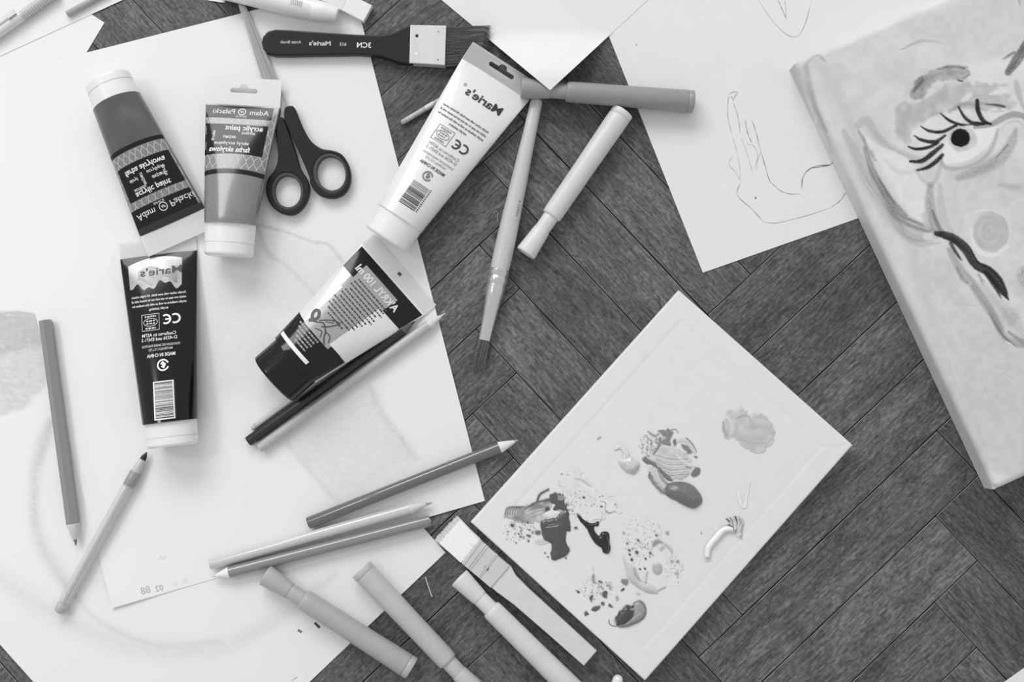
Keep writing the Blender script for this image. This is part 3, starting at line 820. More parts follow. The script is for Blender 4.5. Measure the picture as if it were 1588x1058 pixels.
# ================================================================== paint tubes
INK_W = mat('white_print', 226, 0.4, 0.4); INK_G = mat('pale_grey_print', 190, 0.4, 0.4); INK_K = mat('dark_print', 66, 0.4, 0.4)
INK_M = mat('mid_grey_print', 118, 0.4, 0.4)
CLEAR = mat('clear_plastic_seal', 226, 0.25, 0.5, clear=0.45, coat=0.3)
CAPW = mat('white_plastic_cap', 224, 0.3, 0.5, coat=0.3)
class Tube:
    """a squeezed tube lying on its side: origin at the cap end, local y runs to the crimp; sizes in pixels"""
    def __init__(s, label, cap_end, crimp_end, z0, lift, ycap, ybody, ytot, wcap, wj, wb, body_mat, hk=0.8, sag=0.0, group='paint tubes', dy=0.0):
        s.dy = dy
        hc = wj * hk
        p0 = at(cap_end[0], cap_end[1], z0 + hc * S * 0.9); p1 = at(crimp_end[0], crimp_end[1], z0 + lift + 0.0005)
        p0.z = z0; p1.z = z0 + lift
        s.root = thing('paint_tube', label, 'paint tube', p0, ydir=p1 - p0, group=group)
        k = (p1 - p0).length / S / ytot          # stretch so both ends land
        s.k = k
        s.ycap, s.ybody, s.ytot = ycap * k, ybody * k, ytot * k
        s.wcap, s.wj, s.wb, s.hc = wcap, wj, wb, hc
        s.sag = sag
        # body
        n, m = 48, 40
        V = []; F = []
        for i in range(m + 1):
            y = s.ycap - 2 + (s.ybody - s.ycap + 2) * i / m
            for j in range(n):
                a = 2 * PI * j / n
                V.append((s.w(y) * math.cos(a), y, s.h(y) + s.h(y) * math.sin(a)))
        for i in range(m):
            for j in range(n):
                F.append((i * n + j, i * n + (j + 1) % n, (i + 1) * n + (j + 1) % n, (i + 1) * n + j))
        F.append(tuple(range(n))); F.append(tuple(range(m * n, m * n + n)))
        s.body = mk('body', V, F, body_mat, s.root)
    def w(s, y):
        t = min(1, max(0, (y - s.ycap) / (s.ybody - s.ycap)))
        return s.wj + (s.wb - s.wj) * t
    def h(s, y):
        t = min(1, max(0, (y - s.ycap) / (s.ybody - s.ycap)))
        return s.hc * (1 - t) ** (0.85) * (1 - s.sag * math.sin(PI * t)) + 0.9
    def z(s, x, y, e=0.35):
        w = s.w(y) + e; h = s.h(y)
        return h + (h + e) * math.sqrt(max(0, 1 - min(1, (x / w) ** 2)))
    def cap(s, material, rings=(), lid=None, taper=1.0, name='cap'):
        """round cap on the end, bevelled; lid: y of the line where the flip lid parts"""
        R0, R1 = s.wcap * taper, s.wcap
        hk = s.hc / s.wj
        prof = [(0, R0 * 0.88), (1.2, R0 * 0.95), (3.5, R0)]
        L = s.ycap
        for t in np.linspace(0.12, 1, 12):
            prof.append((L * t, R0 + (R1 - R0) * t))
        if lid:
            prof = [p for p in prof if abs(p[0] - lid * s.k) > 1.5]
            r = R0 + (R1 - R0) * lid * s.k / L
            prof += [(lid * s.k - 1.1, r), (lid * s.k - 0.7, r - 1.2), (lid * s.k + 0.7, r - 1.2), (lid * s.k + 1.1, r)]
            prof.sort()
        V, F = lathe([(x, r) for x, r in prof], 48)
        # lathe runs along x: swing it to y, squash like the body, rest it on the support
        V = [(-y, x, hk * s.wcap + z * hk) for x, y, z in V]
        return mk(name, V, F, material, s.root)
    def crimp(s, material, extra=0.0, hole=True, w1=None, thick=1.6):
        y0, y1 = s.ybody - 1, s.ytot + extra; w0 = s.wb; w1 = w1 or s.wb
        out = [(-w0, y0), (w0, y0), (w1, y1), (-w1, y1)]
        holes = []
        if hole:
            yc = (y0 + y1) / 2 + 2; q = s.wb * 0.33; r = 3.6
            holes = [[(-q, yc - r), (q, yc - r), (q + r * .8, yc), (q, yc + r), (r * 2, yc + r), (r * 1.4, yc + 2.3 * r), (0, yc + 2.8 * r), (-r * 1.4, yc + 2.3 * r), (-r * 2, yc + r), (-q, yc + r), (-q - r * .8, yc)]]
        return flat_shape('crimp', [out] + holes, 0.1, 0.1 + thick, material, s.root)
    def surf(s, name, V2, F, material, e, parent=None):
        V = [(x, y, s.z(x, y, e)) for x, y in V2]
        return mk(name, V, F, material, parent or s.root, True)
    def patch(s, name, f0, f1, y0, y1, material, e=0.3, nx=28, ny=14, top=None, bot=None):
        """printed panel; f as fraction of the half width, y along the tube"""
        y0 = (y0 + s.dy) * s.k; y1 = (y1 + s.dy) * s.k
        def fn(u, v):
            f = f0 + (f1 - f0) * u
            ya = y0 + (bot(f) if bot else 0); yb = y1 + (top(f) if top else 0)
            y = ya + (yb - ya) * v
            x = f * (s.w(y) + e)
            return (x, y, s.z(x, y, e))
        V, F = grid(fn, nx, ny)
        return mk(name, V, F, material, s.root)
    def text(s, body, x, y, height, material, e=0.9, bold=0.0, width=None, rot=0.0, parent=None):
        """lettering reads mirrored as in the photograph: its right is local -x, its top points to the crimp"""
        V2, F = text_shape(body, bold)
        sx = height
        if width: sx = width / max(1e-6, V2[:, 0].max() - V2[:, 0].min())
        X = -V2[:, 0] * sx; Y = V2[:, 1] * height
        c, q = math.cos(rot), math.sin(rot)
        P = np.stack([x + c * X - q * Y, (y + s.dy) * s.k + q * X + c * Y], 1)
        return s.surf('lettering', P, F, material, e, parent)
    def micro(s, x, y, w, h, material, seed=0, e=0.55):
        """print too small to read: a row of word-long dashes"""
        r = random.Random(seed * 31 + int(w)); parts = []; q = x - w / 2
        while q < x + w / 2 - 1:
            l = min(r.uniform(2.0, 6.5), x + w / 2 - q)
            V, F = grid(lambda u, v: (q + l * u, y * s.k - h / 2 + h * v), 2, 1); parts.append((V, F)); q += l + 1.1
        V2, F = join(parts)
        return s.surf('fine_print', V2, F, material, e)
    def line(s, pts, w, material, closed=False, name='printed_line', e=0.9, parent=None):
        P = np.array(pts, float); P[:, 1] = (P[:, 1] + s.dy) * s.k
        V2, F = ribbon(P, w, closed)
        return s.surf(name, V2, F, material, e, parent)
    def lattice(s, f0, f1, y0, y1, pitch, material, e=0.45, lw=0.9, rows=None):
        """ogee net of fine lines over a band"""
        parts = []
        wm = s.w((y0 + y1) / 2 * s.k); dp = pitch / wm
        for k in range(int((f1 - f0) / dp) + 1):
            for sg in (1, -1):
                yy = np.linspace(y0, y1, max(22, int((y1 - y0) / 2)))
                ff = f0 + k * dp + sg * dp / 4 * np.cos((yy - y0) / (rows or pitch * 1.5) * 2 * PI) + (dp / 2 if sg < 0 else 0)
                yk = (yy + s.dy) * s.k
                xx = np.clip(ff, f0, f1) * np.array([s.w(y) for y in yk])
                parts.append(ribbon(np.stack([xx, yk], 1), lw))
        V2, F = join(parts)
        return s.surf('lattice_print', V2, F, material, e)
    def barcode(s, x, y, w, h, ink, paper=None, seed=1):
        r = random.Random(seed)
        if paper:
            V, F = grid(lambda u, v: (x - w / 2 - 2 + (w + 4) * u, y * s.k - h / 2 - 2 + (h + 4) * v), 6, 8)
            s.surf('barcode_panel', V, F, paper, 0.45)
        parts = []; yy = y * s.k - h / 2
        while yy < y * s.k + h / 2 - 1:
            b = r.choice([0.5, 0.8, 0.8, 1.4, 1.9])
            V, F = grid(lambda u, v: (x - w / 2 + w * u, yy + b * v), 4, 1); parts.append((V, F)); yy += b + r.choice([0.7, 0.9, 1.3, 1.8])
        V2, F = join(parts)
        o = s.surf('barcode', V2, F, ink, 0.75)
        parts = []
        for q in range(13):
            V, F = grid(lambda u, v: (x + w / 2 + 1.6 + 2.2 * u, y * s.k - h / 2 + h * (q + 0.2 + 0.5 * v) / 13), 1, 1); parts.append((V, F))
        V2, F = join(parts)
        s.surf('fine_print', V2, F, ink, 0.75, None)
    def ce(s, x, y, r, material):
        k = s.k
        for cx, a0, a1 in ((x - r * 1.0 + 0, 0, 0),):
            pass
        # mirrored letters: they open the other way round
        A = arc(x + r * 1.15, y, -r, r / k, 55, 305); s.line(A, r * 0.42, material, name='conformity_mark')
        A = arc(x - r * 0.95, y, -r, r / k, 55, 305); s.line(A, r * 0.42, material, name='conformity_mark')
        s.line([(x - r * 0.95 + r, y), (x - r * 1.1, y)], r * 0.38, material, name='conformity_mark')
    def seal(s, x, y, w, h, material):
        k = s.k
        s.line([(x - w / 2, y - h / 2 / k), (x + w / 2, y - h / 2 / k), (x + w / 2, y + h / 2 / k), (x - w / 2, y + h / 2 / k)], 1.2, material, True, 'approval_seal')
        s.line(arc(x, y, w * 0.4, h * 0.24 / k, 0, 345, 28), 1.0, material, True, 'approval_seal')
        for q, (dy, ww) in enumerate(((0.08, 0.5), (-0.08, 0.5), (0.36, 0.66), (-0.37, 0.6))):
            s.micro(x, y + h * dy / k, w * ww, 2.0 if q < 2 else 2.4, material, q)
    def dot_logo(s, x, y, r, material):
        s.line(arc(x, y, r, r / s.k, 20, 340, 26), r * 0.3, material, name='recycling_mark')
        s.line([(x - r * 0.3, y + 0.5 * r / s.k), (x + r * 0.25, y + 0.1 * r / s.k), (x - r * 0.1, y - 0.5 * r / s.k)], r * 0.7, material, name='recycling_mark')

def paint_body(name, v, var, scale=40.0, rough=0.22):
    return mat(name, v, rough, 0.5, coat=0.4, var=var, scale=scale)

LABEL_K = mat('black_label_film', 22, 0.16, 0.3, coat=0.12)
BAND = mat('lattice_band_grey', 128, 0.2, 0.5, coat=0.4)
# ---- tube with charcoal paint and the white flip cap, upside down
t1 = Tube('charcoal acrylic tube with white flip cap, cap pointing up, dark label upside down', (167.5, 124), (281, 376), A_TOP, 0.0045, 46, 249, 284, 37.5, 38.5, 55, paint_body('charcoal_paint_tube', 84, 0.35, 45))
t1.cap(mat('pearl_flip_cap', 219, 0.3, 0.5, coat=0.2), lid=17, taper=0.95)
t1.crimp(CLEAR, hole=False)
t1.patch('label_band', -0.97, 0.97, 119, 126, LABEL_K)
t1.patch('label_band', -0.97, 0.97, 126, 248, BAND, e=0.28)
t1.patch('label_panel', -0.90, 0.88, 145, 198, LABEL_K, e=0.62)
t1.patch('label_panel', -0.90, 0.97, 210, 238, LABEL_K, e=0.62)
t1.patch('label_panel', -0.97, 0.97, 238, 248.5, mat('grey_black_film', 52, 0.2, 0.3), e=0.62)
t1.lattice(-0.94, 0.94, 127, 248, 11, INK_G, rows=22)
t1.text('farba akrylowa', -1, 157, 8.2, INK_W, bold=0.02, width=66)
t1.text('acrylique', 12 - 26, 167, 5, INK_W, bold=0.01, width=28)
t1.text('akryl', 24, 170, 5, INK_W, bold=0.01); t1.text('акрил', 9, 173, 5, INK_W, bold=0.01, rot=PI / 2, width=18)
t1.text('акрил', -14, 177, 5, INK_W, bold=0.01); t1.text('akril', -26, 174, 5, INK_W, bold=0.01, rot=PI / 2, width=15)
t1.text('acrilico', 20, 185, 5, INK_W, bold=0.01)
t1.text('acrylic paint', 2, 192, 8.2, INK_W, bold=0.02, width=58)
t1.text('Adam', 30, 223, 9.5, INK_W, width=31); t1.text('Pałacki', -30, 223, 9.5, INK_W, width=38)
t1.line(arc(1, 222, 6.2, 6.2, 0, 345, 26), 1.2, INK_W, True, 'round_emblem'); t1.text('AP', 1, 222, 4, INK_W, bold=0.02)
t1.text('SINCE', 4, 213.5, 3.2, INK_W, width=18)

# ---- tube with mid grey paint, cap pointing down
t2 = Tube('mid grey acrylic tube with shiny dark label, standing on its white cap beside the scissors', (355.5, 397), (379.5, 121), A_TOP, 0.0062, 50, 234, 276, 38.5, 40, 58, paint_body('grey_paint_tube', 120, 0.14, 30, 0.2), dy=8.5)
t2.cap(CAPW, lid=19, taper=0.97)
t2.crimp(mat('milky_seal', 232, 0.3, 0.5, clear=0.18), hole=True)
t2.patch('label_band', -0.97, 0.97, 113, 120, LABEL_K, bot=lambda f: 5 * (1 - f * f) - 3, top=lambda f: 5 * (1 - f * f) - 3)
t2.patch('label_band', -0.97, 0.97, 121, 225.5, BAND, e=0.28, bot=lambda f: 5 * (1 - f * f) - 3)
t2.patch('label_panel', -0.97, 0.80, 146, 193, LABEL_K, e=0.62, bot=lambda f: -4 * f * f)
t2.patch('label_panel', -0.97, 0.84, 203, 223, LABEL_K, e=0.62)
t2.lattice(-0.95, 0.96, 122, 223, 12, INK_G, rows=24)
t2.text('farba akrylowa', -10, 153, 8.2, INK_W, bold=0.02, width=64)
t2.text('akryl acrylique', -8, 163, 5, INK_W, bold=0.01, width=54)
t2.text('acrilico', 16, 180, 5, INK_W, bold=0.01); t2.text('акрил', -12, 173, 5, INK_W, bold=0.01); t2.text('akril', -38, 174, 5, INK_W, bold=0.01, rot=PI / 2, width=16)
t2.text('acrylic paint', 8, 188, 8.2, INK_W, bold=0.02, width=58)
t2.text('Adam', 28, 214, 8, INK_W, width=29); t2.text('Pałacki', -27, 214, 8, INK_W, width=34)
t2.line(arc(1, 214, 5.6, 5.0, 0, 345, 26), 1.2, INK_W, True, 'round_emblem'); t2.text('AP', 1, 214, 3.6, INK_W, bold=0.02)
t2.text('SINCE', 1, 206.5, 3.0, INK_W, width=17)

# ---- black paint tube, cap pointing down
t3 = Tube('black acrylic tube with white printed seals and barcode, its white cap towards the pen', (269, 692), (243.5, 371), A_TOP, 0.001, 39, 298, 322, 39.5, 41, 60, mat('black_paint_tube', 18, 0.14, 0.3, coat=0.15, var=0.3, scale=30))
t3.cap(CAPW, lid=14, taper=0.98)
t3.crimp(CLEAR, hole=False)
SILVER = mat('pale_patch_silver', 158, 0.25, 0.5, metal=0.2, var=0.35, scale=70)
t3.patch('pale_patch', -0.80, 0.62, 252, 294, SILVER, e=0.3, nx=60, ny=16, bot=lambda f: 5 * math.sin(f * 8 + 0.5) + 3 * math.sin(f * 21 + 1) - 8 * f * f - 3, top=lambda f: -16 * f * f)  # paler patch with an irregular border, towards the crimp
t3.patch('dark_label_back', -0.55, 0.50, 254, 276, mat('pale_patch_grey', 128, 0.2, 0.5, metal=0.2, var=0.3, scale=160), e=0.36, bot=lambda f: 6 * math.sin(f * 9), top=lambda f: -4 * math.sin(f * 7))
t3.text("Marie's", 4, 271, 12, mat('black_print', 52, 0.4, 0.4), bold=0.008, width=64, e=0.7)
for k, tx in enumerate(['Acrylic colour with even finish. All bright colours', 'which are easy to use and can be mixed with all', 'acrylic mediums as well as with the medium for', 'acrylic painting.']):
    t3.text(tx, -1, 233 - k * 7.2, 3.6, INK_W, bold=0.015, width=84 if k < 3 else 30)
t3.seal(-14, 191, 27, 25, INK_G); t3.ce(16, 193, 6.6, INK_W)
t3.text('Conforms to ASTM', -2, 171, 5, INK_W, bold=0.01, width=52); t3.text('D-4236 and EN71-3', -2, 164, 5, INK_W, bold=0.01, width=54)
t3.text('SHANGHAI SIIC MARIE PAINTING', 0, 154, 3.6, INK_G, bold=0.015, width=58); t3.text('MATERIALS CO.,LTD', 0, 148, 3.6, INK_G, bold=0.015, width=36)
t3.text('MADE IN CHINA', 0, 139, 5, INK_W, bold=0.02, width=43)
t3.dot_logo(3, 123, 8, INK_W)
t3.barcode(-3 + 5, 70, 27, 54, INK_K, mat('barcode_white', 226, 0.4), 5)

# ---- big white tube
t4 = Tube('large white acrylic tube with black print and embossed grey crimp at the top', (599, 372), (785, 98), 0.0003, 0.0072, 42, 302, 332, 39, 40, 62, paint_body('white_paint_tube', 219, 0.02, 30, 0.3), hk=0.8)
t4.cap(CAPW, lid=None, taper=1.0)
CR4 = mat('embossed_seal', 178, 0.4, 0.5)
cr4 = t4.crimp(CR4, hole=True)
for k in range(10):
    y = t4.ybody + 1.5 + k * 2.8
    for x0, x1 in (((-61, 61),) if abs(k - 5.5) > 2.6 else ((-61, -26), (26, 61))):
        mk('emboss_ridge', *box(x0, x1, y - 0.6, y + 0.6, 1.6, 2.1), CR4, cr4, False)
DK = INK_K
t4.text("Marie's", 6, 262, 13.5, mat('charcoal_print', 50, 0.4, 0.4), bold=0.02, width=64); t4.line(arc(-33, 268, 2, 2, 0, 340, 12), 0.8, DK, True)
for k, tx in enumerate(['Acrylic colour with even finish. All bright colours', 'which are easy to use and can be mixed with all', 'acrylic mediums as well as with the medium for', 'acrylic painting.']):
    t4.text(tx, -2, 224 - k * 7.4, 3.7, DK, bold=0.02, width=84 if k < 3 else 32)
t4.seal(-15, 181, 28, 26, INK_M); t4.ce(16, 180, 6.6, DK)
t4.text('Conforms to ASTM', 1, 161, 5, INK_M, width=54); t4.text('D-4236 and EN71-3', 1, 154, 5, INK_M, width=54)
t4.text('SHANGHAI SIIC MARIE PAINTING', 1, 145, 3.6, INK_M, width=56); t4.text('MATERIALS CO.,LTD', 1, 139, 3.6, INK_M, width=36)
t4.text('MADE IN CHINA', 1, 130, 5, DK, bold=0.02, width=44)
t4.dot_logo(3, 115, 7, INK_M)
t4.barcode(3, 80, 28, 42, INK_K, None, 9)

# ---- black capped tube with grey label
t5 = Tube('clear acrylic tube with black cap and grey label, lying beside the black pencil', (424, 590), (628, 418), A_TOP, 0.0006, 50, 244, 267, 44, 46, 74, mat('milky_tube_body', 214, 0.2, 0.5, coat=0.5, var=0.03, scale=60), hk=0.8)
BLK = mat('glossy_black_cap', 16, 0.14, 0.3, coat=0.2)
t5.cap(BLK, taper=1.0)
t5.crimp(CLEAR, hole=False)
mk('registration_mark', *box(-3, 3, t5.ybody + 9, t5.ybody + 14, 1.75, 1.95), INK_K, t5.root, False)
t5.patch('label_panel', -0.97, 0.97, 47, 101, BLK, e=0.3, top=lambda f: 3 * math.sin(f * 3))
t5.patch('label_stripe', -0.90, 0.42, 58, 64, INK_W, e=0.55)
t5.patch('label_panel', -0.97, 0.97, 198, 240, BLK, e=0.3)
LG = mat('grey_label_film', 152, 0.22, 0.5, coat=0.4)
t5.patch('label_panel', -0.60, 0.42, 97, 226, LG, e=0.4, nx=20, ny=40)
t5.patch('label_panel', -0.66, -0.40, 176, 198, LG, e=0.42)
t5.patch('label_panel', 0.34, 0.97, 104, 196, mat('white_label_film', 214, 0.2, 0.5, coat=0.5), e=0.45)
t5.text("A'KRYL 100 ml", -4, 215, 11, mat('light_label_print', 204, 0.4), bold=0.035, width=92)
for k in range(12):
    wd = [66, 70, 72, 60, 68, 70, 62, 66, 58, 60, 50, 34][k]
    t5.micro(0 - (k > 6) * 4, 202 - k * 6.2, wd, 2.4, INK_K, k)
for pts, w in [([(-30, 104), (-20, 112), (-12, 118), (0, 112), (6, 104), (14, 98)], 2.0), ([(-30, 104), (-24, 116), (-30, 124), (-36, 122), (-34, 114), (-28, 110)], 5.0), ([(-20, 116), (-8, 130), (4, 136), (-2, 122), (-10, 112)], 1.8),
               ([(-12, 122), (-2, 130)], 1.2), ([(-14, 104), (-4, 108), (2, 100)], 1.4), ([(0, 112), (10, 112), (16, 104)], 1.6)]:
    t5.line(smooth_line(pts, 6), w, INK_K, name='bird_emblem', e=0.75)
for k in range(5):
    t5.micro(-16 + k * 2, 93 - k * 5.6, 44 - k * 5, 2.6, mat('grey_print', 150, 0.4), 40 + k)

# ================================================================== round things: markers, pencils, pens
def rod(name, label, cat, p0, p1, z0, r0, group=None, z1=None):
    """an Empty at the first end, local x along the rod, resting with radius r0 (pixels)"""
    zz0 = z0 + r0 * S; zz1 = (z1 if z1 is not None else z0) + r0 * S
    a = at(p0[0], p0[1], zz0); b_ = at(p1[0], p1[1], zz1)
    t = thing(name, label, cat, a, xdir=b_ - a, group=group)
    return t, (b_ - a).length / S

def marker(label, cap_px, end_px, v, z0, z1=None, speck=0.0):
    t, L = rod('marker_pen', label, 'marker', cap_px, end_px, z0, 16.6, 'thick felt markers', z1)
    k = L / 268.0
    m = mat('marker_plastic_%d_%d' % (v, int(speck * 100)), v, 0.42, 0.45, var=0.04, scale=90, dots=speck, coat=0.1)
    m2 = mat('marker_cap_%d' % v, v + 4, 0.4, 0.45, var=0.03, scale=90, coat=0.1)
    P = lambda q: [(x * k, r) for x, r in q]
    mk('cap', *lathe(P([(5, 0), (5, 11), (1.0, 12.6), (0, 13.6), (0, 15.0), (0.8, 15.9), (3, 16.2), (20, 14.9), (43, 13.2), (45, 12.8), (46, 11.8)]), 40), m2, t)
    mk('neck', *lathe(P([(45, 10.5), (45.2, 11.9), (46.5, 12.2), (68, 12.2), (70.5, 12.0)]), 40), m2, t)
    mk('barrel', *lathe(P([(69, 11), (69.2, 13.0), (70.4, 14.8), (73, 15.7), (80, 16.0), (160, 16.5), (256, 17.8), (257.4, 17.6), (257.8, 17.0)]), 40), m, t)
    mk('end_plug', *lathe(P([(257.5, 16), (258, 17.0), (258.6, 17.6), (266, 17.9), (267.6, 17.5), (268, 16.5), (268, 14.5), (267.2, 14), (267.2, 0)]), 40), m2, t)
    return t
marker('dark grey marker lying under the tip of the blank sheet', (808, 136.5), (1075, 158), 142, 0.0075, 0.0006)
marker('pale cream marker lying alone on the floor beside the round brush', (815, 393.5), (966, 173), 206, 0.0, None, 0.12)
marker('mid grey marker whose cap lies on the drawing below the pencils', (411, 892), (638.5, 1037), 163, 0.0011)
marker('light grey marker running off the lower edge, its blunt end on the paper', (743, 1077), (560, 883), 179, 0.0006)
marker('speckled off-white marker next to the white bristle brush', (712, 896), (902, 1084), 205, 0.0, None, 0.22)

def pencil(label, butt, tip, r, v, z0, cone=34.0, lead_v=90, sides=40, wood_v=214, butt_v=None, lead_r=0.3, coat=0.6, rough=0.25, fancy=True, z1=None):
    t, L = rod('coloured_pencil', label, 'pencil', butt, tip, z0, r, 'coloured pencils', z1)
    m = mat('pencil_lacquer_%d' % v, v, rough, 0.5, coat=coat)
    ang = PI / 6 if sides == 6 else 0
    o = mk('barrel', *lathe([(0, r * 0.96), (1.0, r), (L - cone, r)], sides, ang=ang), m, t, sides != 6)
    mk('wood_cone', *lathe([(L - cone, r * 0.985), (L - cone * lead_r, r * (lead_r + 0.04)), (L - cone * lead_r + 0.5, r * lead_r * 0.9)], 24), mat('pencil_wood_%d' % wood_v, wood_v, 0.7, 0.3, var=0.05, scale=300), t)
    mk('lead', *lathe([(L - cone * lead_r - 0.3, r * (lead_r + 0.01)), (L - 1.2, r * 0.08), (L, 0.0)], 16), mat('pencil_lead_%d' % lead_v, lead_v, 0.5, 0.4), t)
    mk('butt_core', *lathe([(-0.5, r * 0.3), (0.4, r * 0.34), (0.5, 0)], 16), mat('pencil_lead_%d' % lead_v, lead_v, 0.5, 0.4), t)
    return t
pencil('grey hexagonal pencil lying down the bright edge of the main drawing', (70.5, 497), (118, 847), 10.0, 132, A_TOP, 34, 110, 6, 205, coat=0.3)
pencil('dark slate pencil pointing at the palette canvas', (478, 811.5), (804, 682.5), 9.3, 96, A_TOP, 31, 175, 40, 222, coat=0.8, rough=0.18, lead_r=0.22)
pencil('light grey pencil with a long sharpened point, topmost of the pair on the drawing', (326, 875), (671, 779.5), 8.6, 192, A_TOP, 36, 150, 40, 205, coat=0.7, rough=0.2)
pencil('mid grey pencil pointing towards the handwriting, below the light grey one', (667.5, 807.5), (329, 894.5), 9.0, 128, A_TOP, 27, 196, 40, 224, coat=0.8, rough=0.18, lead_r=0.22)
pencil('black pencil tucked along the clear tube with the black cap', (385, 685), (644, 498), 8.0, 32, A_TOP, 24, 40, 40, 90, coat=0.1, rough=0.4)
pencil('light grey pencil with a white butt lying outside the black pencil', (402.5, 695), (691, 485.5), 7.7, 176, A_TOP, 32, 190, 40, 208, coat=0.3, rough=0.35)
t, L = rod('refill_stick', 'thin pale stick half hidden under the black cap of the clear tube', 'stick', (392, 664), (520, 570), A_TOP, 4.5)
mk('stick', *lathe([(0, 4.0), (1, 4.5), (L, 4.5)], 20), mat('pale_stick', 190, 0.35, 0.5, coat=0.3), t); mk('end_cap', *lathe([(-1.5, 3.0), (0, 4.1), (6, 4.75), (7, 4.75)], 20), mat('pale_stick_end', 170, 0.4), t)

# ballpoint with the clear barrel
t, L = rod('ballpoint_pen', 'clear barrelled pen with dark tip touching the black paint tube cap', 'pen', (91, 950), (228, 701), A_TOP, 9.0)
PCL = mat('clear_barrel', 214, 0.12, 0.5, clear=0.5, coat=0.6)
mk('barrel', *lathe([(10, 8.6), (11, 9.0), (L - 58, 9.0), (L - 56, 8.7)], 32), PCL, t)
mk('refill', *lathe([(14, 3.2), (L - 60, 3.2)], 16), mat('refill_grey', 150, 0.4), t)
mk('end_plug', *lathe([(0, 5), (1.5, 7.5), (4, 8.6), (14, 8.8), (15, 8.0)], 32), mat('pen_plug', 168, 0.35, 0.5, coat=0.3), t)
mk('grip', *lathe([(L - 60, 8.2), (L - 58, 9.0), (L - 36, 8.8), (L - 34, 8.0)], 32), mat('pen_grip', 140, 0.35, 0.5, coat=0.3), t)
mk('tip_cone', *lathe([(L - 35, 8.0), (L - 33, 7.4), (L - 14, 5.4), (L - 13, 4.6)], 32), mat('pen_cone', 176, 0.3, 0.5, coat=0.3), t)
mk('nib', *lathe([(L - 14, 4.9), (L - 8, 4.2), (L - 1, 0.8), (L, 0)], 24), mat('pen_nib', 30, 0.4), t)

# mechanical pencil in the corner
t, L = rod('mechanical_pencil', 'pale mechanical pencil with ribbed grip and clip in the upper corner', 'pencil', (-60, 91), (95, -18.5), 0.0007, 8.2)
MP = mat('pale_pen_plastic', 205, 0.3, 0.5, coat=0.4)
mk('barrel', *lathe([(0, 7.5), (1, 8.2), (98, 8.2), (99, 7.6), (101, 7.6), (102, 8.2), (114, 8.2), (115, 7.7)], 32), MP, t)
prof = [(114, 7.4)]
for k in range(16):
    x = 116 + k * 4.2; prof += [(x, 7.0), (x + 0.6, 8.2), (x + 2.9, 8.2), (x + 3.5, 7.0)]
mk('ribbed_grip', *lathe(prof, 32), mat('pen_rib_grey', 190, 0.35, 0.5), t)
cl = mk('clip', *box(30, 109, 5.0, 11.0, 9.0, 11.0), mat('clip_metal', 200, 0.25, 0.5, metal=0.6), t, False)
mk('clip_bridge', *box(98, 112, 3.0, 11.5, 6.5, 11.6), mat('clip_metal', 200), t, False)
t, L = rod('grey_rod', 'short grey round stick lying behind the mechanical pencil', 'stick', (104, 22), (170, -14), 0.0007, 4.8)
mk('stick', *lathe([(0, 4.5), (0.6, 4.8), (L, 4.8)], 20), mat('stick_grey', 160, 0.4, 0.4), t); mk('end_face', *lathe([(-0.4, 0), (-0.4, 4.2), (0.2, 4.4)], 20), mat('stick_end', 200, 0.6), t)

# white marker, eraser bar and slip along the top edge
t, L = rod('correction_pen', 'fat white pen with blunt tip above the black flat brush', 'pen', (340, -17.5), (527, 23.5), 0.0011, 16.5)
WP = mat('white_pen_plastic', 222, 0.35, 0.5, coat=0.3, var=0.03, scale=60)
mk('barrel', *lathe([(0, 14.5), (2, 15.5), (60, 16.5), (120, 16.8), (152, 15.2)], 40), WP, t)
mk('cap', *lathe([(150, 14.8), (151, 15.6), (168, 14.2), (185, 11.0), (188.5, 10.0), (190, 9.2)], 40), mat('white_pen_cap', 226, 0.35, 0.5, coat=0.3), t)
mk('tip_recess', *lathe([(189.4, 9.3), (190.6, 8.6), (190.2, 6.0), (190.2, 0)], 32), mat('grey_pen_end', 196, 0.5), t)
for k in range(6):
    mk('grip_ridge', *box(118 + k * 3.2, 119.4 + k * 3.2, -4, 4, 15.6, 17.5), mat('grip_ridge_grey', 196, 0.5), t, False)
ea, eb = at(564, 34, 0.006), at(480, -9, 0.006); ed = (eb - ea).normalized(); en = Vector((ed.y, -ed.x, 0))
if en.y < 0: en = -en
t = thing('eraser_block', 'white rectangular eraser bar beside the fat white pen', 'eraser', Vector((ea.x, ea.y, 0.0012)), xdir=ed)
flat_shape('rubber', [[(0, -29), (95, -29), (95, 0), (0, 0)]], 0, 12, mat('white_rubber', 222, 0.7, 0.3, var=0.03, scale=80), t, bevel=1.2)
flat_shape('sleeve', [[(40, -29.6), (95.5, -29.6), (95.5, 0.6), (40, 0.6)]], -0.3, 12.6, mat('eraser_sleeve', 214, 0.5), t, bevel=0.6)
t = thing('paper_slip', 'narrow white slip at the upper edge beside the scissors tip', 'paper', at(337, 0, 0.0003), xdir=(1, -0.15, 0))
flat_shape('slip', [[(-14, -3), (12, -3), (12, 30), (-14, 30)]], 0.2, 0.7, PAPER, t)
t, L = rod('brush_handle', 'white rounded handle end at the lower edge beside the palette canvas', 'brush', (960.5, 1047), (925, 1160), 0.0, 8.3)
mk('handle', *lathe([(0, 0), (0.6, 3.2), (2.4, 5.8), (5.5, 7.7), (9, 8.3), (L, 8.6)], 32), mat('white_lacquer', 222, 0.3, 0.5, coat=0.4), t)
mk('hanging_dot', *lathe([(L * 0.5, 8.5), (L * 0.5 + 6, 8.6), (L * 0.5 + 7, 8.5)], 32), mat('white_lacquer', 222), t)

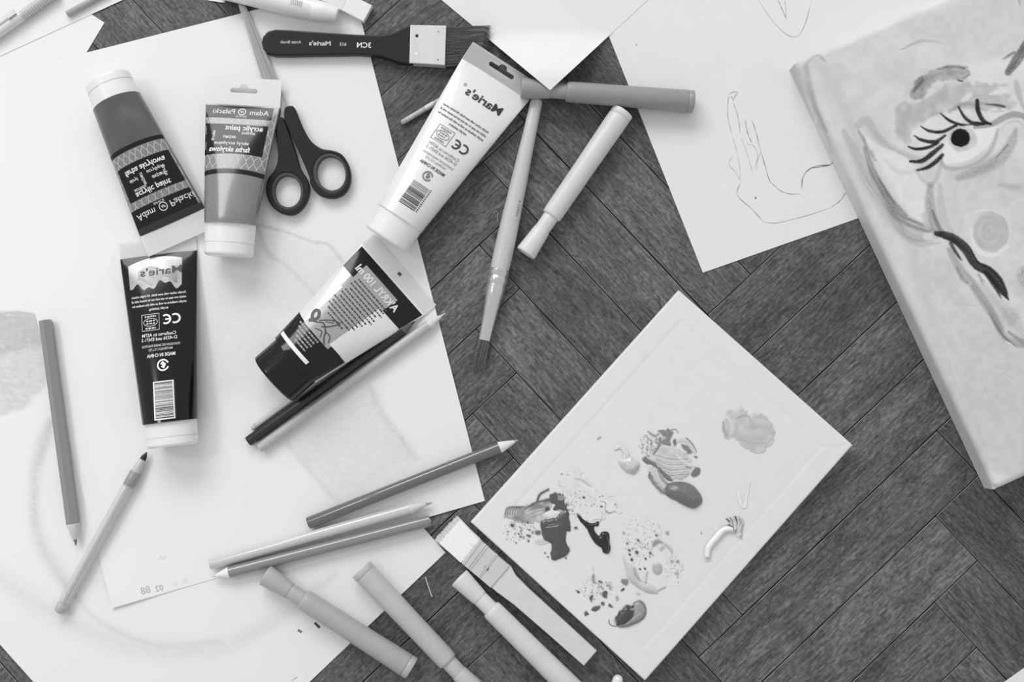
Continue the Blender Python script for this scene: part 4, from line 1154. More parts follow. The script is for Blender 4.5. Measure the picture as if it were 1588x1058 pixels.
# ================================================================== brushes
def bristles(parent, quad, z0, z1, n, m, seed, spread=1.2, fan=0.0, base=None, w=0.9, origin=None):
    """fibres from edge quad[0]-quad[1] to edge quad[3]-quad[2] (photograph pixels); z in metres"""
    r = random.Random(seed); parts = []
    for k in range(n):
        u = r.random(); zz = r.random()
        za = z0 + (z1 - z0) * (0.1 + 0.8 * zz); zb = z0 + (z1 - z0) * (0.25 + 0.5 * r.random())
        u2 = min(1, max(0, u + r.gauss(0, 0.02)))
        pa_ = (quad[0][0] * (1 - u) + quad[1][0] * u, quad[0][1] * (1 - u) + quad[1][1] * u)
        pb_ = (quad[3][0] * (1 - u2) + quad[2][0] * u2 + r.gauss(0, spread), quad[3][1] * (1 - u2) + quad[2][1] * u2 + r.gauss(0, spread))
        a = at(pa_[0], pa_[1], za); b_ = at(pb_[0], pb_[1], zb); mid = (a + b_) / 2 + Vector((0, 0, 0.0003))
        d = (b_ - a).normalized(); s_ = d.cross(Vector((0, 0, 1))).normalized() * (w / 2 * S); up = Vector((0, 0, 1)) * (w / 2 * S)
        V = []
        for p, q in ((a, 1), (mid, 1), (b_, 0.35)):
            V += [p + s_ * q, p + up * q, p - s_ * q]
        V = [tuple(v - Vector(origin)) for v in V]
        F = [(i * 3 + j, i * 3 + (j + 1) % 3, i * 3 + 3 + (j + 1) % 3, i * 3 + 3 + j) for i in range(2) for j in range(3)] + [(8, 7, 6)]
        parts.append((V, F))
    V, F = join(parts)
    o = mk('bristles', V, F, m, parent, False, 1.0)
    o['kind'] = 'stuff'
    return o

def px_shape(name, pts, z0, z1, m, parent, origin, bevel=0.0, holes=(), curve=0):
    """outline in photograph pixels turned into a slab between heights z0 and z1 (metres)"""
    zm = (z0 + z1) / 2
    def conv(P):
        P = closed_line(P, curve) if curve else P
        return [((q.x - origin.x) / S, (q.y - origin.y) / S) for q in (at(x, y, zm) for x, y in P)]
    return flat_shape(name, [conv(pts)] + [conv(h) for h in holes], (z0 - origin.z) / S, (z1 - origin.z) / S, m, parent, bevel)

def px_text(name, body, px, py, height, m, parent, origin, z, ang=0.0, width=None, bold=0.0):
    V2, F = text_shape(body, bold)
    sx = height if not width else width / (V2[:, 0].max() - V2[:, 0].min())
    x = -V2[:, 0] * sx; y = -V2[:, 1] * height; c, s_ = math.cos(ang), math.sin(ang)
    V = [tuple(at(px + c * a - s_ * b_, py + s_ * a + c * b_, z) - origin) for a, b_ in zip(x, y)]
    return mk(name, V, F, m, parent, False, 1.0)

# ---- black flat brush
o3 = at(520, 69, 0.0012); o3.z = 0.0012
t = thing('flat_brush', 'wide flat brush with black handle, silver ferrule and dark bristles', 'brush', o3)
BH = mat('black_brush_lacquer', 28, 0.4, 0.3, coat=0.05)
hp = [(407, 68), (409, 59), (416, 51), (428, 47.5), (450, 48.5), (500, 52), (556, 55.5), (590, 56.5), (606, 54), (622, 47), (634, 41.5), (642, 41), (642, 100.5), (634, 101), (620, 99), (604, 93), (588, 88.5), (556, 86), (500, 87), (450, 88), (428, 87.8), (416, 84.5), (409, 77)]
px_shape('handle', hp, 0.0014, 0.0082, BH, t, o3, bevel=2.2)
FER = mat('brushed_silver_ferrule', 208, 0.42, 0.5, metal=0.35, var=0.08, scale=150, stretch=(1, 0.02, 1))
fr = px_shape('ferrule', [(637, 41.5), (692.5, 42.5), (690.5, 103.5), (635.5, 100)], 0.0008, 0.0094, FER, t, o3, bevel=1.0)
for k, (x, y, r_, v) in enumerate([(646.5, 55.5, 2.6, 40), (645.5, 84, 2.8, 225), (680, 49, 1.3, 130), (679, 92.5, 1.4, 120)]):
    c = at(x, y, 0.0095)
    V, F = lathe([(0, 0), (0.1, r_ * 0.6), (-0.3, r_)], 16); V = [((c.x - o3.x) / S + y_, (c.y - o3.y) / S + z_, (0.0095 - o3.z) / S + 0.5 * x_) for x_, y_, z_ in V]
    mk('rivet' if k < 2 else 'dimple', V, F, mat('rivet_%d' % v, v, 0.3, 0.5, metal=0.3), fr)
BD = mat('dark_bristle', 96, 0.45, 0.4, var=0.25, scale=700)
px_shape('bristle_core', [(690, 45), (752, 43.5), (747, 97), (690, 100)], 0.0036, 0.0062, BD, t, o3)
bristles(t, [(691, 42.5), (690, 103), (752, 99), (760, 41)], 0.0022, 0.0084, 420, BD, 4, 1.5, origin=o3)
px_text('lettering', 'Artist Brush', 451, 65, 4.6, INK_G, t, o3, 0.0083, 0.01, 32, 0.01)
px_text('lettering', "Marie's", 496, 67, 6.6, INK_G, t, o3, 0.0083, 0.02, 34, 0.03)
px_text('lettering', '613', 532, 68.5, 5, INK_G, t, o3, 0.0083, 0.02, 10, 0.02)
px_text('lettering', '3CM', 564.5, 69.8, 8, INK_W, t, o3, 0.0083, 0.02, 22, 0.01)

# ---- white bristle brush
o4 = at(760, 880, 0.0); o4.z = 0.0
t = thing('flat_brush', 'flat brush with white bristles, pale ferrule and bare wooden handle beside the palette canvas', 'brush', o4)
WD = mat('pale_bare_wood', 206, 0.6, 0.3, var=0.05, scale=120, stretch=(1, 1, 1))
px_shape('handle', [(788, 874), (793, 879), (800, 892), (818.5, 911), (870, 958), (925, 1008.5), (905, 1031.5), (850, 983), (797.5, 937.5), (771, 918), (758, 907)], 0.0008, 0.0078, WD, t, o4, bevel=1.4)
FW = mat('pale_tin_ferrule', 206, 0.35, 0.5, metal=0.25, var=0.04, scale=100)
fr = px_shape('ferrule', [(744, 835.5), (790, 876.5), (761, 910.5), (716.5, 873)], 0.0002, 0.0090, FW, t, o4, bevel=0.8)
for f in (0.06, 0.20, 0.27, 0.56, 0.60):
    a = (744 + 46 * f, 835.5 + 41 * f); b_ = (716.5 + 44.5 * f, 873 + 37.5 * f)
    A, B = at(*a, 0.0092), at(*b_, 0.0092); d = (B - A).normalized(); nrm = Vector((d.y, -d.x, 0)) * (0.9 * S)
    V = [A + nrm, B + nrm, B - nrm, A - nrm]; V = [tuple(v - o4) for v in V] + [tuple(v - o4 + Vector((0, 0, 0.0005))) for v in V]
    mk('ferrule_ridge', V, [(0, 1, 2, 3), (4, 5, 6, 7), (0, 1, 5, 4), (1, 2, 6, 5), (2, 3, 7, 6), (3, 0, 4, 7)], FW, fr, False, 1.0)
for (x, y, l) in ((752, 878.5, 2.0), (756, 884, 5.0)):
    mk('dent', [tuple(at(x + a, y + b_, 0.00925) - o4) for a, b_ in ((-1.2, 1.2 - l * .4), (1.2 + l * .3, -1.2 - l * .5), (1.8, 0.4), (-1.2 - l * .1, 2.6))], [(0, 1, 2, 3)], mat('dent_dark', 120, 0.5), fr, False, 1.0)
BW = mat('white_bristle', 238, 0.5, 0.3, var=0.03, scale=500)
px_shape('bristle_core', [(742.5, 837), (714.5, 872), (682, 842), (713.5, 806)], 0.0016, 0.0072, BW, t, o4)
bristles(t, [(745, 836), (716.5, 873), (675, 837), (709, 801)], 0.0008, 0.0082, 520, BW, 8, 1.2, origin=o4)

# ---- round brush with the pale handle
t, L = rod('round_brush', 'round pale handled brush with silver ferrule pointing down on the floor', 'brush', (833, 153), (740.5, 575), 0.0, 15.0)
k = L / 432.0
PH = mat('pale_lacquered_handle', 190, 0.35, 0.5, coat=0.35, var=0.03, scale=40)
mk('handle', *lathe([(0, 0), (0.5, 6), (2, 8.6), (6, 9.6), (60 * k, 10.6), (140 * k, 13.0), (215 * k, 15.0), (255 * k, 15.2), (274 * k, 14.4)], 36), PH, t)
SV = mat('silver_ferrule', 205, 0.2, 0.5, metal=0.75)
def ferr():
    V = []; F = []; n = 32
    prof = [(272, 14.4, 14.4), (273, 15.3, 15.3), (281, 15.4, 15.4), (282.5, 14.4, 14.4), (284, 14.4, 14.4), (286, 15.5, 15.5), (293, 15.2, 15.2), (295, 14.2, 14.2), (298, 14.2, 14.2), (301, 14.8, 14.8), (320, 12.8, 12.4), (345, 10.9, 9.0), (365, 9.6, 6.4), (384, 9.0, 4.4)]
    for x, ry, rz in prof:
        for j in range(n):
            a = 2 * PI * j / n; V.append((x * k, ry * math.cos(a), rz * math.sin(a) - (15 - rz) * 0.55))
    for i in range(len(prof) - 1):
        for j in range(n):
            F.append((i * n + j, i * n + (j + 1) % n, (i + 1) * n + (j + 1) % n, (i + 1) * n + j))
    F.append(tuple(range((len(prof) - 1) * n, len(prof) * n)))
    return V, F
mk('ferrule', *ferr(), SV, t)
r = random.Random(12); parts = []
for q in range(170):
    u = r.uniform(-1, 1); za = r.uniform(-1, 1) * math.sqrt(1 - u * u)
    a = Vector((382 * k, u * 8.2, za * 3.6 - 5.5)); b_ = Vector((r.uniform(425, 433) * k, u * 9.2 + r.gauss(0, 0.7), za * 2.0 - 9.0))
    w_ = 0.5
    V = [a + Vector((0, w_, 0)), a + Vector((0, 0, w_)), a - Vector((0, w_, 0)), b_ + Vector((0, w_ * .5, 0)), b_ + Vector((0, 0, w_ * .5)), b_ - Vector((0, w_ * .5, 0))]
    parts.append(([tuple(v) for v in V], [(0, 1, 4, 3), (1, 2, 5, 4), (2, 0, 3, 5)]))
o = mk('bristles', *join(parts), mat('mid_bristle', 104, 0.45, 0.4, var=0.35, scale=700), t, False); o['kind'] = 'stuff'
def handle_text(body, x0, side, hgt, wd):
    V2, F = text_shape(body, 0.0); sx = wd / (V2[:, 0].max() - V2[:, 0].min())
    V = []
    for a, b_ in V2:
        x = x0 + a * sx; yy = side + b_ * hgt; R_ = 14.2 + 0.35
        V.append((x, yy, math.sqrt(max(1, R_ * R_ - yy * yy))))
    return mk('lettering', V, F, INK_M, t, False)
handle_text('A LONH', 176 * k, 8.5, 3.8, 26); handle_text('IIDUIIA', 210 * k, 9.0, 3.6, 30)

# ---- thin brush under the white tube
t, L = rod('thin_brush', 'thin pale brush handle sticking out from under the large white tube', 'brush', (622, 191), (712, 138), 0.0, 4.4)
mk('handle', *lathe([(0, 0), (0.5, 2.4), (2.5, 3.8), (8, 4.3), (50, 4.4), (L, 3.6)], 24), mat('thin_handle_pale', 172, 0.4, 0.4, var=0.2, scale=180), t)
mk('paint_stain', *lathe([(44, 4.35), (46, 4.6), (58, 4.6), (60, 4.3)], 24), mat('thin_handle_mark', 206, 0.4, 0.4), t)

# ================================================================== scissors
o5 = at(446, 230, 0.0045); o5.z = A_TOP
t = thing('scissors', 'scissors with black plastic handles, blades under the mid grey tube', 'scissors', o5)
sc = crop(300, 110, 3.527)
SB = mat('black_handle_plastic', 26, 0.45, 0.3, bump=0.05, bscale=1500)
SG = mat('soft_grip_grey', 70, 0.6, 0.3)
def ell(cx, cy, rx, ry, rot, n=40):
    out = []
    for q in range(n):
        a = 2 * PI * q / n; x, y = rx * math.cos(a), ry * math.sin(a)
        out.append((cx + x * math.cos(rot) - y * math.sin(rot), cy + x * math.sin(rot) + y * math.cos(rot)))
    return out
zs0, zs1 = A_TOP + 0.0003, A_TOP + 0.0072
R_out = sc((503, 210), (530, 196), (556, 206), (582, 268), (612, 335), (650, 392), (705, 430), (765, 440), (815, 462), (850, 515), (863, 580), (850, 642), (815, 683), (760, 699), (700, 687), (660, 652), (640, 612), (636, 580), (582, 452), (528, 335), (500, 264))
L_out = sc((453, 262), (474, 258), (497, 264), (521, 330), (560, 440), (588, 535), (622, 590), (637, 640), (630, 695), (600, 752), (550, 788), (490, 783), (440, 752), (410, 702), (401, 640), (415, 588), (446, 548), (463, 500), (465, 430), (452, 340))
hR = sc(*ell(752, 563, 92, 108, -0.25)); hL = sc(*ell(519, 661, 86, 100, -0.12))
px_shape('handle', R_out, zs0, zs1, SB, t, o5, bevel=2.0, holes=[hR], curve=4)
px_shape('handle', L_out, zs0, zs1, SB, t, o5, bevel=2.0, holes=[hL], curve=4)
px_shape('grip_ring', sc(*ell(752, 563, 94, 110, -0.25)), zs0 + 0.0004, zs1 - 0.0006, SG, t, o5, bevel=0.8, holes=[sc(*ell(755, 564, 78, 94, -0.25))])
px_shape('grip_ring', sc(*ell(519, 661, 88, 102, -0.12)), zs0 + 0.0004, zs1 - 0.0006, SG, t, o5, bevel=0.8, holes=[sc(*ell(519, 662, 72, 87, -0.12))])
STL = mat('scissor_steel', 178, 0.22, 0.5, metal=0.8)
px_shape('blade', [(369, 5), (381, 9), (405, 64), (429, 120), (446, 168), (448, 190), (434, 192), (420, 160), (406, 121), (388, 64)], A_TOP + 0.0022, A_TOP + 0.0034, STL, t, o5, bevel=0.3)
px_shape('blade', [(371, 7), (379, 10), (398, 62), (420, 118), (443, 160), (452, 178), (448, 190), (436, 172), (412, 122), (390, 66)], A_TOP + 0.0036, A_TOP + 0.0046, STL, t, o5, bevel=0.3)

# ================================================================== wet paint on the palette canvas
WET = attr_mat('wet_acrylic', 0.28, 0.45, 0.0, coat=0.25)
FILM = attr_mat('dried_paint_film', 0.5, 0.35)
def dab(label, P, thr=0.14, material=None, base=PAL_TOP + 0.00012, edge=0.12, relief=0.0):
    """mesh of the painted part of a Pigment rectangle: skin with the height of the paint"""
    i, j = np.nonzero(P.msk[:-1, :-1] + P.msk[1:, :-1] + P.msk[:-1, 1:] + P.msk[1:, 1:] > thr * 4)
    idx = -np.ones(P.msk.shape, int)
    corners = np.stack([np.stack([i, j], 1), np.stack([i + 1, j], 1), np.stack([i + 1, j + 1], 1), np.stack([i, j + 1], 1)], 1)
    flat = corners.reshape(-1, 2); lin_ = flat[:, 0] * P.w + flat[:, 1]
    uq, inv = np.unique(lin_, return_inverse=True)
    ii, jj = uq // P.w, uq % P.w
    F = inv.reshape(-1, 4)
    H = P.hgt[ii, jj] + edge * np.clip(P.msk[ii, jj] * 2 - thr, 0, 1)
    if relief: H = H + relief * (vnoise(P.h, P.w, 3 * P.res, 5)[ii, jj] - 0.5) * (P.hgt[ii, jj] > 0.5)
    V = np.zeros((len(uq), 3))
    x = P.X[ii, jj]; y = P.Y[ii, jj]
    for q in range(len(uq)):
        p = at(x[q], y[q], base); V[q] = (p.x, p.y, base + max(0, H[q]) * S)
    o_ = V.mean(0); o_[2] = base
    keep = mk('paint_dab', V - o_, F, material or WET, None, True, 1.0, albedo(P.val[ii, jj]))
    keep.location = o_
    return tag(keep, label, 'paint', 'paint dabs on the palette canvas')
R = 1.8
e1 = crop(760, 720, 6.614)
# charcoal smear with its greyer tail
d1 = Pigment(772, 745, 890, 875, 217, R); d1.rag = 0.9
d1.spots(805, 825, 26, 18, 90, 0.4, 1.9, 130, 40)
d1.poly(e1((150, 450), (230, 430), (330, 450), (420, 420), (520, 390), (640, 360), (760, 380), (790, 460), (700, 490), (560, 520), (540, 590), (430, 600), (300, 600), (220, 570), (150, 520)), 158, 1.0, 1.5, 2.0, 4, dv=40, h=1.0, hw=3)
for k in range(6):
    d1.stroke(e1((150 + k * 26, 520 - k * 4), (170 + k * 26, 450), (230 + k * 30, 432)), 1.6, 95, 0.8, 0.6, h=1.0)
for k in range(5):
    d1.stroke(e1((380, 480 + k * 22), (480, 450 + k * 18), (560, 440 + k * 16)), 2.2, [120, 190, 140, 180, 150][k], 0.7, 0.7, h=1.2)
d1.stroke(e1((480, 390), (510, 310), (600, 255)), [3, 4, 3], 88, 1.0, 0.4, h=1.4)
d1.stroke(e1((350, 460), (450, 400), (560, 370), (680, 350)), [2, 4, 5, 6], 96, 0.9, 0.5, h=1.4)
d1.poly(e1((640, 300), (700, 300), (750, 340), (785, 430), (800, 480), (720, 470), (650, 470), (640, 400), (590, 360)), 84, 1.0, 1.2, 1.0, 4, h=1.6, hw=3)
d1.poly(e1((690, 310), (750, 315), (760, 370), (700, 365)), 150, 0.9, 2, 1, 4)
d1.poly(e1((570, 440), (610, 440), (600, 485), (565, 480)), 84, 1, 1)
d1.poly(e1((610, 470), (640, 420), (670, 420), (650, 470), (730, 490), (700, 520), (640, 560), (550, 540), (540, 510)), 222, 1.0, 1.2, 0.5, 4, h=1.4, hw=3)
d1.poly(e1((520, 590), (600, 560), (680, 545), (740, 480), (800, 470), (812, 560), (825, 680), (782, 692), (780, 800), (818, 890), (765, 950), (650, 988), (622, 930), (630, 820), (560, 780), (530, 700)), 80, 1.0, 1.0, 0.7, 4, dv=5, h=4.2, hw=4)
d1.stroke(e1((575, 645), (640, 640), (700, 625)), 1.6, 205, 0.8, 0.6); d1.stroke(e1((600, 625), (660, 612)), 1.2, 190, 0.7, 0.6)
d1.poly(e1((460, 690), (510, 680), (520, 715), (480, 725)), 110, 1, 1.2)
d1.poly(e1((460, 790), (560, 780), (600, 800), (500, 820)), 190, 0.7, 3)
for x, y, rr_ in ((560, 908, 1.4), (590, 950, 1.4), (775, 960, 1.3), (400, 735, 2.4), (225, 625, 3.2), (390, 785, 1.6), (310, 740, 1.4), (290, 712, 1.3), (380, 598, 1.5)):
    d1.stroke(e1((x, y), (x + 6, y + 4)), 2 * rr_, 92, 1, 0.4, h=0.4)
dab('charcoal paint smear with a greyer combed tail, nearest the white bristle brush', d1, relief=0.6)
# rubbed pale patch above the black paint
d2 = Pigment(866, 728, 966, 828, 222, R); d2.rag = 0.9
d2.poly(e1((790, 90), (900, 80), (1000, 170), (1040, 230), (1130, 310), (1270, 380), (1310, 480), (1200, 500), (1150, 560), (1050, 590), (960, 570), (880, 470), (790, 380), (760, 260), (720, 180)), 218, 1.0, 3, 4, 5, dv=6)
d2.stroke(e1((870, 150), (930, 160), (990, 200), (1040, 230)), [2, 5, 4, 3], 176, 0.8, 0.7)
d2.stroke(e1((640, 190), (700, 175), (720, 200), (660, 240)), 3, 196, 0.7, 0.7)
d2.spots(905, 782, 28, 22, 70, 0.4, 1.6, 165, 35)
d2.spots(892, 768, 22, 18, 40, 0.4, 1.4, 185, 25)
for x, y, rr_, v in ((962, 342, 3.0, 70), (1143, 435, 2.6, 55), (1285, 415, 3.4, 150), (880, 655, 3.6, 75), (1125, 335, 1.2, 80), (1155, 328, 1.2, 80), (735, 100, 1.2, 90), (1065, 410, 1.8, 140), (930, 420, 1.8, 160)):
    d2.stroke(e1((x - 6, y), (x + 6, y + 2)), 2 * rr_, v + 60, 0.6, 0.9); d2.stroke(e1((x - 5, y), (x + 5, y)), 1.2 * rr_, v, 0.9, 0.6)
d2.stroke(e1((1130, 380), (1185, 400), (1180, 470), (1220, 500), (1280, 480)), [1.2, 1.6, 1.4, 2, 1.2], 110, 0.8, 0.6)
d2.stroke(e1((1150, 480), (1145, 560), (1110, 600)), 1.0, 120, 0.8, 0.6)
dab('rubbed pale patch freckled with grey dots above the black paint', d2, material=FILM)
d3 = Pigment(890, 793, 952, 866, 216, 2.2); d3.rag = 0.2
d3.poly(e1((893, 512), (920, 530), (990, 590), (1060, 605), (1100, 585), (1118, 600), (1108, 635), (1070, 640), (1075, 690), (1120, 735), (1140, 700), (1190, 690), (1222, 720), (1225, 800), (1236, 860), (1212, 918), (1160, 905), (1140, 860), (1080, 815), (1030, 740), (990, 660), (920, 580)), 34, 1.0, 0.9, 0.3, 4, h=4.5, hw=3.5)
d3.stroke(e1((1180, 720), (1195, 800), (1200, 880)), [5, 8, 6], 34, 0.6, 0.8, h=6.0)
dab('glossy black hooked streak of paint', d3)
# small pale curl
e2 = crop(930, 620, 5.878)
d4 = Pigment(920, 672, 998, 742, 216, 2.2); d4.rag = 0.9
d4.stroke([(927, 681), (931, 678)], 2.6, 150, 1, 0.5)
d4.stroke(e2((140, 450), (190, 430), (240, 490), (230, 540)), [4, 8, 10, 8], 214, 0.8, 0.8, h=1.5)
d4.poly(e2((172, 545), (230, 535), (290, 525), (362, 580), (350, 640), (300, 680), (230, 650), (185, 600)), 200, 1.0, 1.2, 0.5, 4, h=6.0, hw=5, dv=6)
d4.poly(e2((260, 640), (300, 620), (350, 600), (350, 645), (300, 680)), 172, 0.7, 4)
d4.stroke(e2((215, 600), (240, 560), (270, 580)), 3, 178, 0.7, 0.8); d4.stroke(e2((240, 500), (235, 540)), 2, 185, 0.7, 0.8)
dab('small pale curl of paint beside the grey swirl', d4)
# grey swirl with the smooth drop
d5 = Pigment(984, 650, 1094, 794, 216, R); d5.rag = 0.9
d5.spots(1008, 690, 17, 18, 110, 0.5, 1.8, 130, 25)
d5.poly(e2((550, 410), (640, 430), (740, 470), (840, 540), (830, 640), (780, 710), (700, 730), (620, 690), (540, 620), (470, 540), (520, 480)), 196, 1.0, 2, 1.5, 5, dv=9, h=1.2, hw=4)
for k in range(7):
    d5.stroke(e2((500 + k * 8, 500 + k * 22), (640, 540 + k * 24), (800, 540 + k * 22)), [1.5, 3.2, 2], [150, 205, 168, 210, 160, 200, 170][k], 0.6, 0.8, h=1.6)
d5.poly(e2((385, 540), (410, 520), (480, 560), (520, 600), (600, 670), (660, 735), (600, 720), (500, 610), (420, 580)), 118, 1.0, 1.2, 0.5, 4, h=2.4, hw=3)
d5.stroke(e2((465, 620), (510, 700), (590, 800)), [8, 10, 6], 196, 0.9, 0.5, h=1.8); d5.stroke(e2((455, 660), (480, 740), (560, 830), (600, 850)), [3, 5, 6, 4], 120, 0.9, 0.5, h=2.2); d5.stroke(e2((530, 640), (580, 730), (630, 770)), [3, 4, 2], 140, 0.8, 0.6, h=2.2)
d5.poly(e2((540, 290), (600, 270), (660, 300), (640, 370), (650, 420), (560, 390), (600, 350)), 132, 1.0, 1.5, 1.0, 4, h=1.2)
d5.stroke(e2((550, 350), (540, 420), (490, 490)), [6, 6, 4], 128, 0.9, 0.6, h=1.2); d5.stroke(e2((440, 290), (500, 330), (540, 310)), [3, 5, 3], 130, 0.8, 0.7)
d5.poly(e2((665, 380), (690, 355), (700, 390), (685, 420)), 115, 1, 1.2); d5.poly(e2((740, 410), (800, 420), (850, 490), (800, 480)), 130, 1.0, 1.5, 0.8, 4, h=1.0)
d5.stroke(e2((790, 350), (840, 400), (880, 470)), [3, 3, 2], 130, 0.9, 0.6); d5.stroke(e2((700, 380), (780, 370), (840, 440), (870, 490)), [5, 6, 6, 3], 190, 0.7, 0.8); d5.stroke(e2((620, 280), (690, 270), (715, 300)), 1.4, 120, 0.9, 0.6)
d5.poly(e2((830, 680), (870, 620), (915, 630), (910, 680), (860, 705)), 118, 1, 1.2, h=1.2); d5.poly(e2((855, 515), (890, 520), (880, 535)), 120, 1, 1.0)
d5.stroke(e2((700, 500), (760, 560), (860, 600)), [4, 8, 6], 218, 0.8, 0.8); d5.stroke(e2((785, 610), (830, 625)), 4, 150, 0.8, 0.6)
d5.poly(e2((595, 850), (600, 790), (650, 755), (740, 745), (830, 770), (890, 820), (932, 890), (925, 950), (860, 992), (790, 975), (700, 925), (630, 890)), 112, 1.0, 1.0, 0.4, 5, dv=4, h=13, hw=9)
d5.poly(e2((440, 690), (455, 670), (470, 740), (450, 720)), 130, 1, 1.2)
dab('grey paint swirl ending in a smooth rounded drop at the middle of the palette', d5, relief=0.4)
# watery patch
e4 = crop(1070, 610, 3.78)
d6 = Pigment(1112, 626, 1210, 708, 214, R); d6.rag = 0.9
d6.poly(e4((185, 185), (210, 160), (235, 90), (262, 105), (300, 85), (345, 125), (410, 125), (460, 150), (495, 200), (490, 270), (450, 325), (400, 350), (340, 330), (265, 260), (215, 262)), 192, 1.0, 1.8, 1.2, 4, dv=12, h=0.8, hw=4)
d6.stroke(e4((195, 170), (200, 220), (220, 255)), [5, 6, 4], 158, 0.8, 0.8); d6.stroke(e4((270, 150), (300, 135), (330, 130)), [4, 5, 4], 160, 0.7, 0.8)
d6.stroke(e4((225, 140), (250, 200), (240, 235)), [8, 10, 8], 212, 0.8, 0.8); d6.stroke(e4((360, 150), (420, 140), (470, 180), (485, 250), (440, 310)), 5, 184, 0.5, 0.8); d6.stroke(e4((280, 270), (350, 290), (440, 295)), 3, 172, 0.6, 0.7)
d6.stroke(e4((260, 230), (340, 250), (400, 240)), 14, 184, 0.5, 0.9, grain=0.5); d6.stroke(e4((345, 135), (355, 165)), 2, 160, 0.7, 0.7)
dab('thin watery light grey patch near the far corner of the palette', d6, material=FILM)
# white curl with a dark frayed end
d7 = Pigment(1086, 793, 1160, 874, 228, 2.0); d7.rag = 0.9
d7.stroke(e4((100, 950), (110, 900), (150, 850), (200, 800), (260, 795)), [9, 10, 11, 10, 8], 230, 1.0, 0.3, h=6)
d7.stroke(e4((64, 820), (68, 822)), 2.2, 120, 1, 0.5)
d7.poly(e4((80, 960), (115, 965), (120, 978), (90, 985)), 205, 0.9, 2, h=2)
for k in range(9):
    d7.stroke(e4((250 + k * 4, 800 + k * 3), (240 + k * 9, 760), (225 + k * 10, 722 + (k % 3) * 6)), [2.5, 2.5, 1.2], [215, 120, 210, 200, 90, 215, 150, 205, 190][k], 0.9, 0.5, h=1.8)
d7.stroke(e4((225, 770), (250, 785)), 2.6, 70, 1, 0.5, h=2); d7.stroke(e4((212, 735), (232, 752)), 2.4, 80, 1, 0.5, h=2); d7.stroke(e4((265, 722), (270, 742)), 3.0, 75, 1, 0.5, h=2); d7.stroke(e4((290, 730), (305, 770), (302, 830), (297, 855)), [2, 2.4, 2, 1], 150, 0.9, 0.6, h=1.5)
d7.stroke(e4((280, 780), (285, 830)), 8, 205, 0.8, 0.7, h=1.6)
dab('white worm of paint with a dark frayed tail', d7)
d8 = Pigment(1138, 738, 1170, 794, 228, 2.0); d8.rag = 0.9
d8.stroke(e4((285, 580), (295, 640), (320, 665), (335, 600), (350, 520)), [5, 6, 7, 4, 2], 226, 1, 0.8, h=0.5)
dab('faint white hook of paint close to the palette edge', d8)
# pale curved stroke with dots
e3 = crop(880, 790, 5.29)
d9 = Pigment(955, 795, 1066, 930, 216, R); d9.rag = 0.9
d9.spots(995, 830, 32, 34, 140, 0.35, 1.1, 168, 30); d9.spots(990, 855, 24, 20, 40, 0.4, 1.6, 95, 35); d9.spots(1045, 885, 16, 28, 60, 0.35, 1.5, 178, 20)
for x, y, rr_, v in ((580, 255, 2.0, 100), (507, 337, 1.9, 90), (568, 352, 2.4, 80), (680, 358, 2.2, 100), (527, 413, 2.2, 75), (640, 405, 1.5, 70), (595, 490, 1.4, 70), (635, 487, 1.5, 70), (510, 372, 1.6, 80), (490, 280, 1.6, 120), (817, 193, 2.8, 165), (895, 525, 3.0, 175), (855, 425, 2.2, 160), (905, 425, 2.0, 150), (460, 192, 2.2, 175), (728, 213, 1.3, 80)):
    d9.stroke(e3((x - 2, y - 3), (x + 3, y + 3)), 2 * rr_, v, 1, 0.4, h=0.5)
d9.poly(e3((695, 300), (710, 260), (740, 248), (790, 275), (750, 280), (710, 305)), 150, 1, 1.5, h=1); d9.poly(e3((755, 335), (775, 300), (795, 310), (780, 335)), 182, 1, 1.5, h=1); d9.stroke(e3((800, 285), (840, 320), (860, 355)), [4, 5, 2], 190, 1, 0.5, h=1)
d9.poly([e3((739 + 42 * math.cos(q), 484 + 49 * math.sin(q)))[0] for q in np.linspace(0, 2 * PI, 12, endpoint=False)], 178, 1, 1.2, 0.3, h=2.0, hw=3)
d9.poly(e3((452, 385), (490, 445), (545, 470), (575, 520), (605, 590), (700, 630), (740, 675), (725, 693), (650, 680), (560, 630), (500, 570), (480, 490)), 196, 1.0, 1.2, 0.4, 4, dv=4, h=4, hw=4)
d9.stroke(e3((545, 480), (560, 540), (605, 590)), [3, 5, 2], 158, 0.8, 0.7); d9.stroke(e3((640, 600), (645, 550), (655, 510)), [3, 2.5, 1.5], 190, 1, 0.5, h=1.5); d9.stroke(e3((735, 665), (780, 640), (800, 635)), [4, 5, 4], 192, 1, 0.5, h=1.2)
dab('pale curved stroke with a scatter of fine dots and one round spot', d9)
# dark drop with blots
d10 = Pigment(888, 872, 1006, 980, 216, R); d10.rag = 0.9
d10.spots(925, 912, 26, 18, 110, 0.35, 1.2, 130, 40)
for pts, v in [(((282, 690), (305, 670), (328, 680), (320, 725), (290, 720)), 90), (((180, 715), (208, 708), (200, 760), (185, 745)), 82), (((190, 825), (215, 800), (270, 795), (260, 820), (225, 842)), 92), (((443, 590), (455, 572), (490, 580), (500, 610), (470, 625)), 130), (((138, 845), (155, 835), (174, 860), (155, 875), (140, 865)), 90), (((275, 765), (295, 760), (300, 785), (282, 785)), 95), (((335, 785), (352, 778), (375, 805), (345, 805)), 92), (((437, 660), (462, 648), (462, 665), (445, 672)), 70), (((68, 665), (95, 672), (95, 685), (75, 678)), 75), (((395, 720), (410, 710), (425, 735), (405, 748)), 165), (((568, 685), (592, 683), (590, 705), (575, 705)), 190), (((200, 535), (218, 535), (225, 590), (232, 605), (210, 600)), 150)]:
    d10.poly(e3(*pts), v, 1, 1.2, 0.4, 3, h=0.8, hw=2)
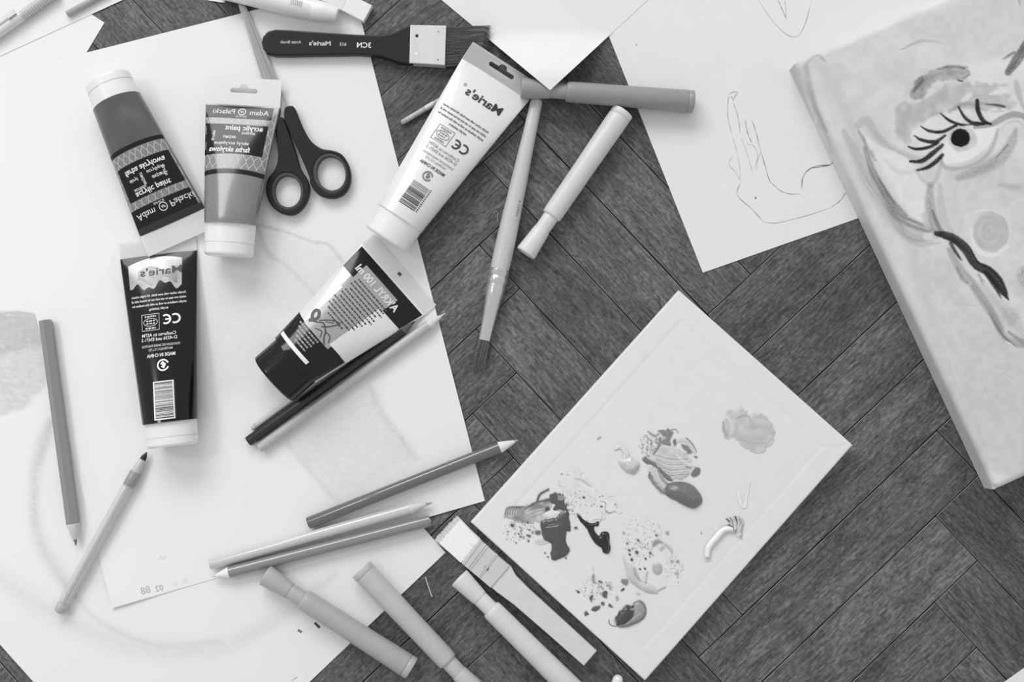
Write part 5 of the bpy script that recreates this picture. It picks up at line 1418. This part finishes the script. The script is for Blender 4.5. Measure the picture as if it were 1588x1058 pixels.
d10.stroke(e3((260, 590), (280, 600)), 4, 110, 1, 0.5); d10.stroke(e3((270, 630), (290, 650)), 4, 160, 1, 0.6); d10.stroke(e3((335, 620), (355, 645)), 4, 150, 1, 0.6); d10.stroke(e3((205, 465), (212, 500)), [1, 3], 195, 0.8, 0.8)
d10.stroke(e3((340, 905), (345, 940), (370, 955), (400, 960)), 1.6, 110, 1, 0.5, h=0.6); d10.stroke(e3((375, 920), (372, 945)), 3, 215, 1, 0.6)
d10.poly(e3((392, 920), (410, 870), (470, 800), (520, 800), (545, 760), (590, 747), (632, 775), (645, 830), (630, 890), (570, 935), (490, 965), (420, 968)), 150, 1, 1.0, 0.4, 4, dv=4, h=6, hw=5)
d10.poly(e3((392, 922), (410, 870), (472, 798), (525, 800), (545, 845), (530, 880), (470, 935), (420, 955)), 66, 1.0, 2, 0.8, 4, h=2.2)
d10.stroke(e3((440, 962), (530, 940), (620, 890), (642, 820), (600, 755), (545, 770)), [3, 5, 5, 4, 4, 3], 100, 0.7, 0.7); d10.stroke(e3((470, 945), (540, 890), (590, 850)), [2, 5, 5], 178, 0.7, 0.8); d10.poly(e3((510, 800), (545, 790), (530, 830), (515, 825)), 60, 1, 1.5)
dab('dark drop of paint shaded to grey, with blots around it, nearest the lower corner', d10)

# ================================================================== lint on the floor
def lint(name, label, pts, w, v, z=0.0004):
    P = smooth_line(pts, 8); C = [at(x, y, z) for x, y in P]; mid = sum(C, Vector()) / len(C); V = []; F = []; n = 6
    for q, p in enumerate(C):
        d = (C[min(q + 1, len(C) - 1)] - C[max(q - 1, 0)]).normalized(); s_ = d.cross(Vector((0, 0, 1)))
        for j in range(n):
            a = 2 * PI * j / n; V.append(tuple(p - mid + (s_ * math.cos(a) + Vector((0, 0, 1)) * math.sin(a)) * w / 2 * S))
    for q in range(len(C) - 1):
        for j in range(n): F.append((q * n + j, q * n + (j + 1) % n, (q + 1) * n + (j + 1) % n, (q + 1) * n + j))
    o_ = mk(name, V, F, mat('lint_%d' % v, v, 0.8), None, True, 1.0); o_.location = mid
    return tag(o_, label, 'lint')
lint('lint_thread', 'short white thread on the floor above the two lower markers', [(660, 895), (663, 906), (670, 926)], 1.6, 205)
lint('lint_thread', 'tiny curl of fluff on the floor touching the round brush handle', [(766, 333), (768, 328), (772, 330), (772, 338), (772, 346)], 1.2, 150)
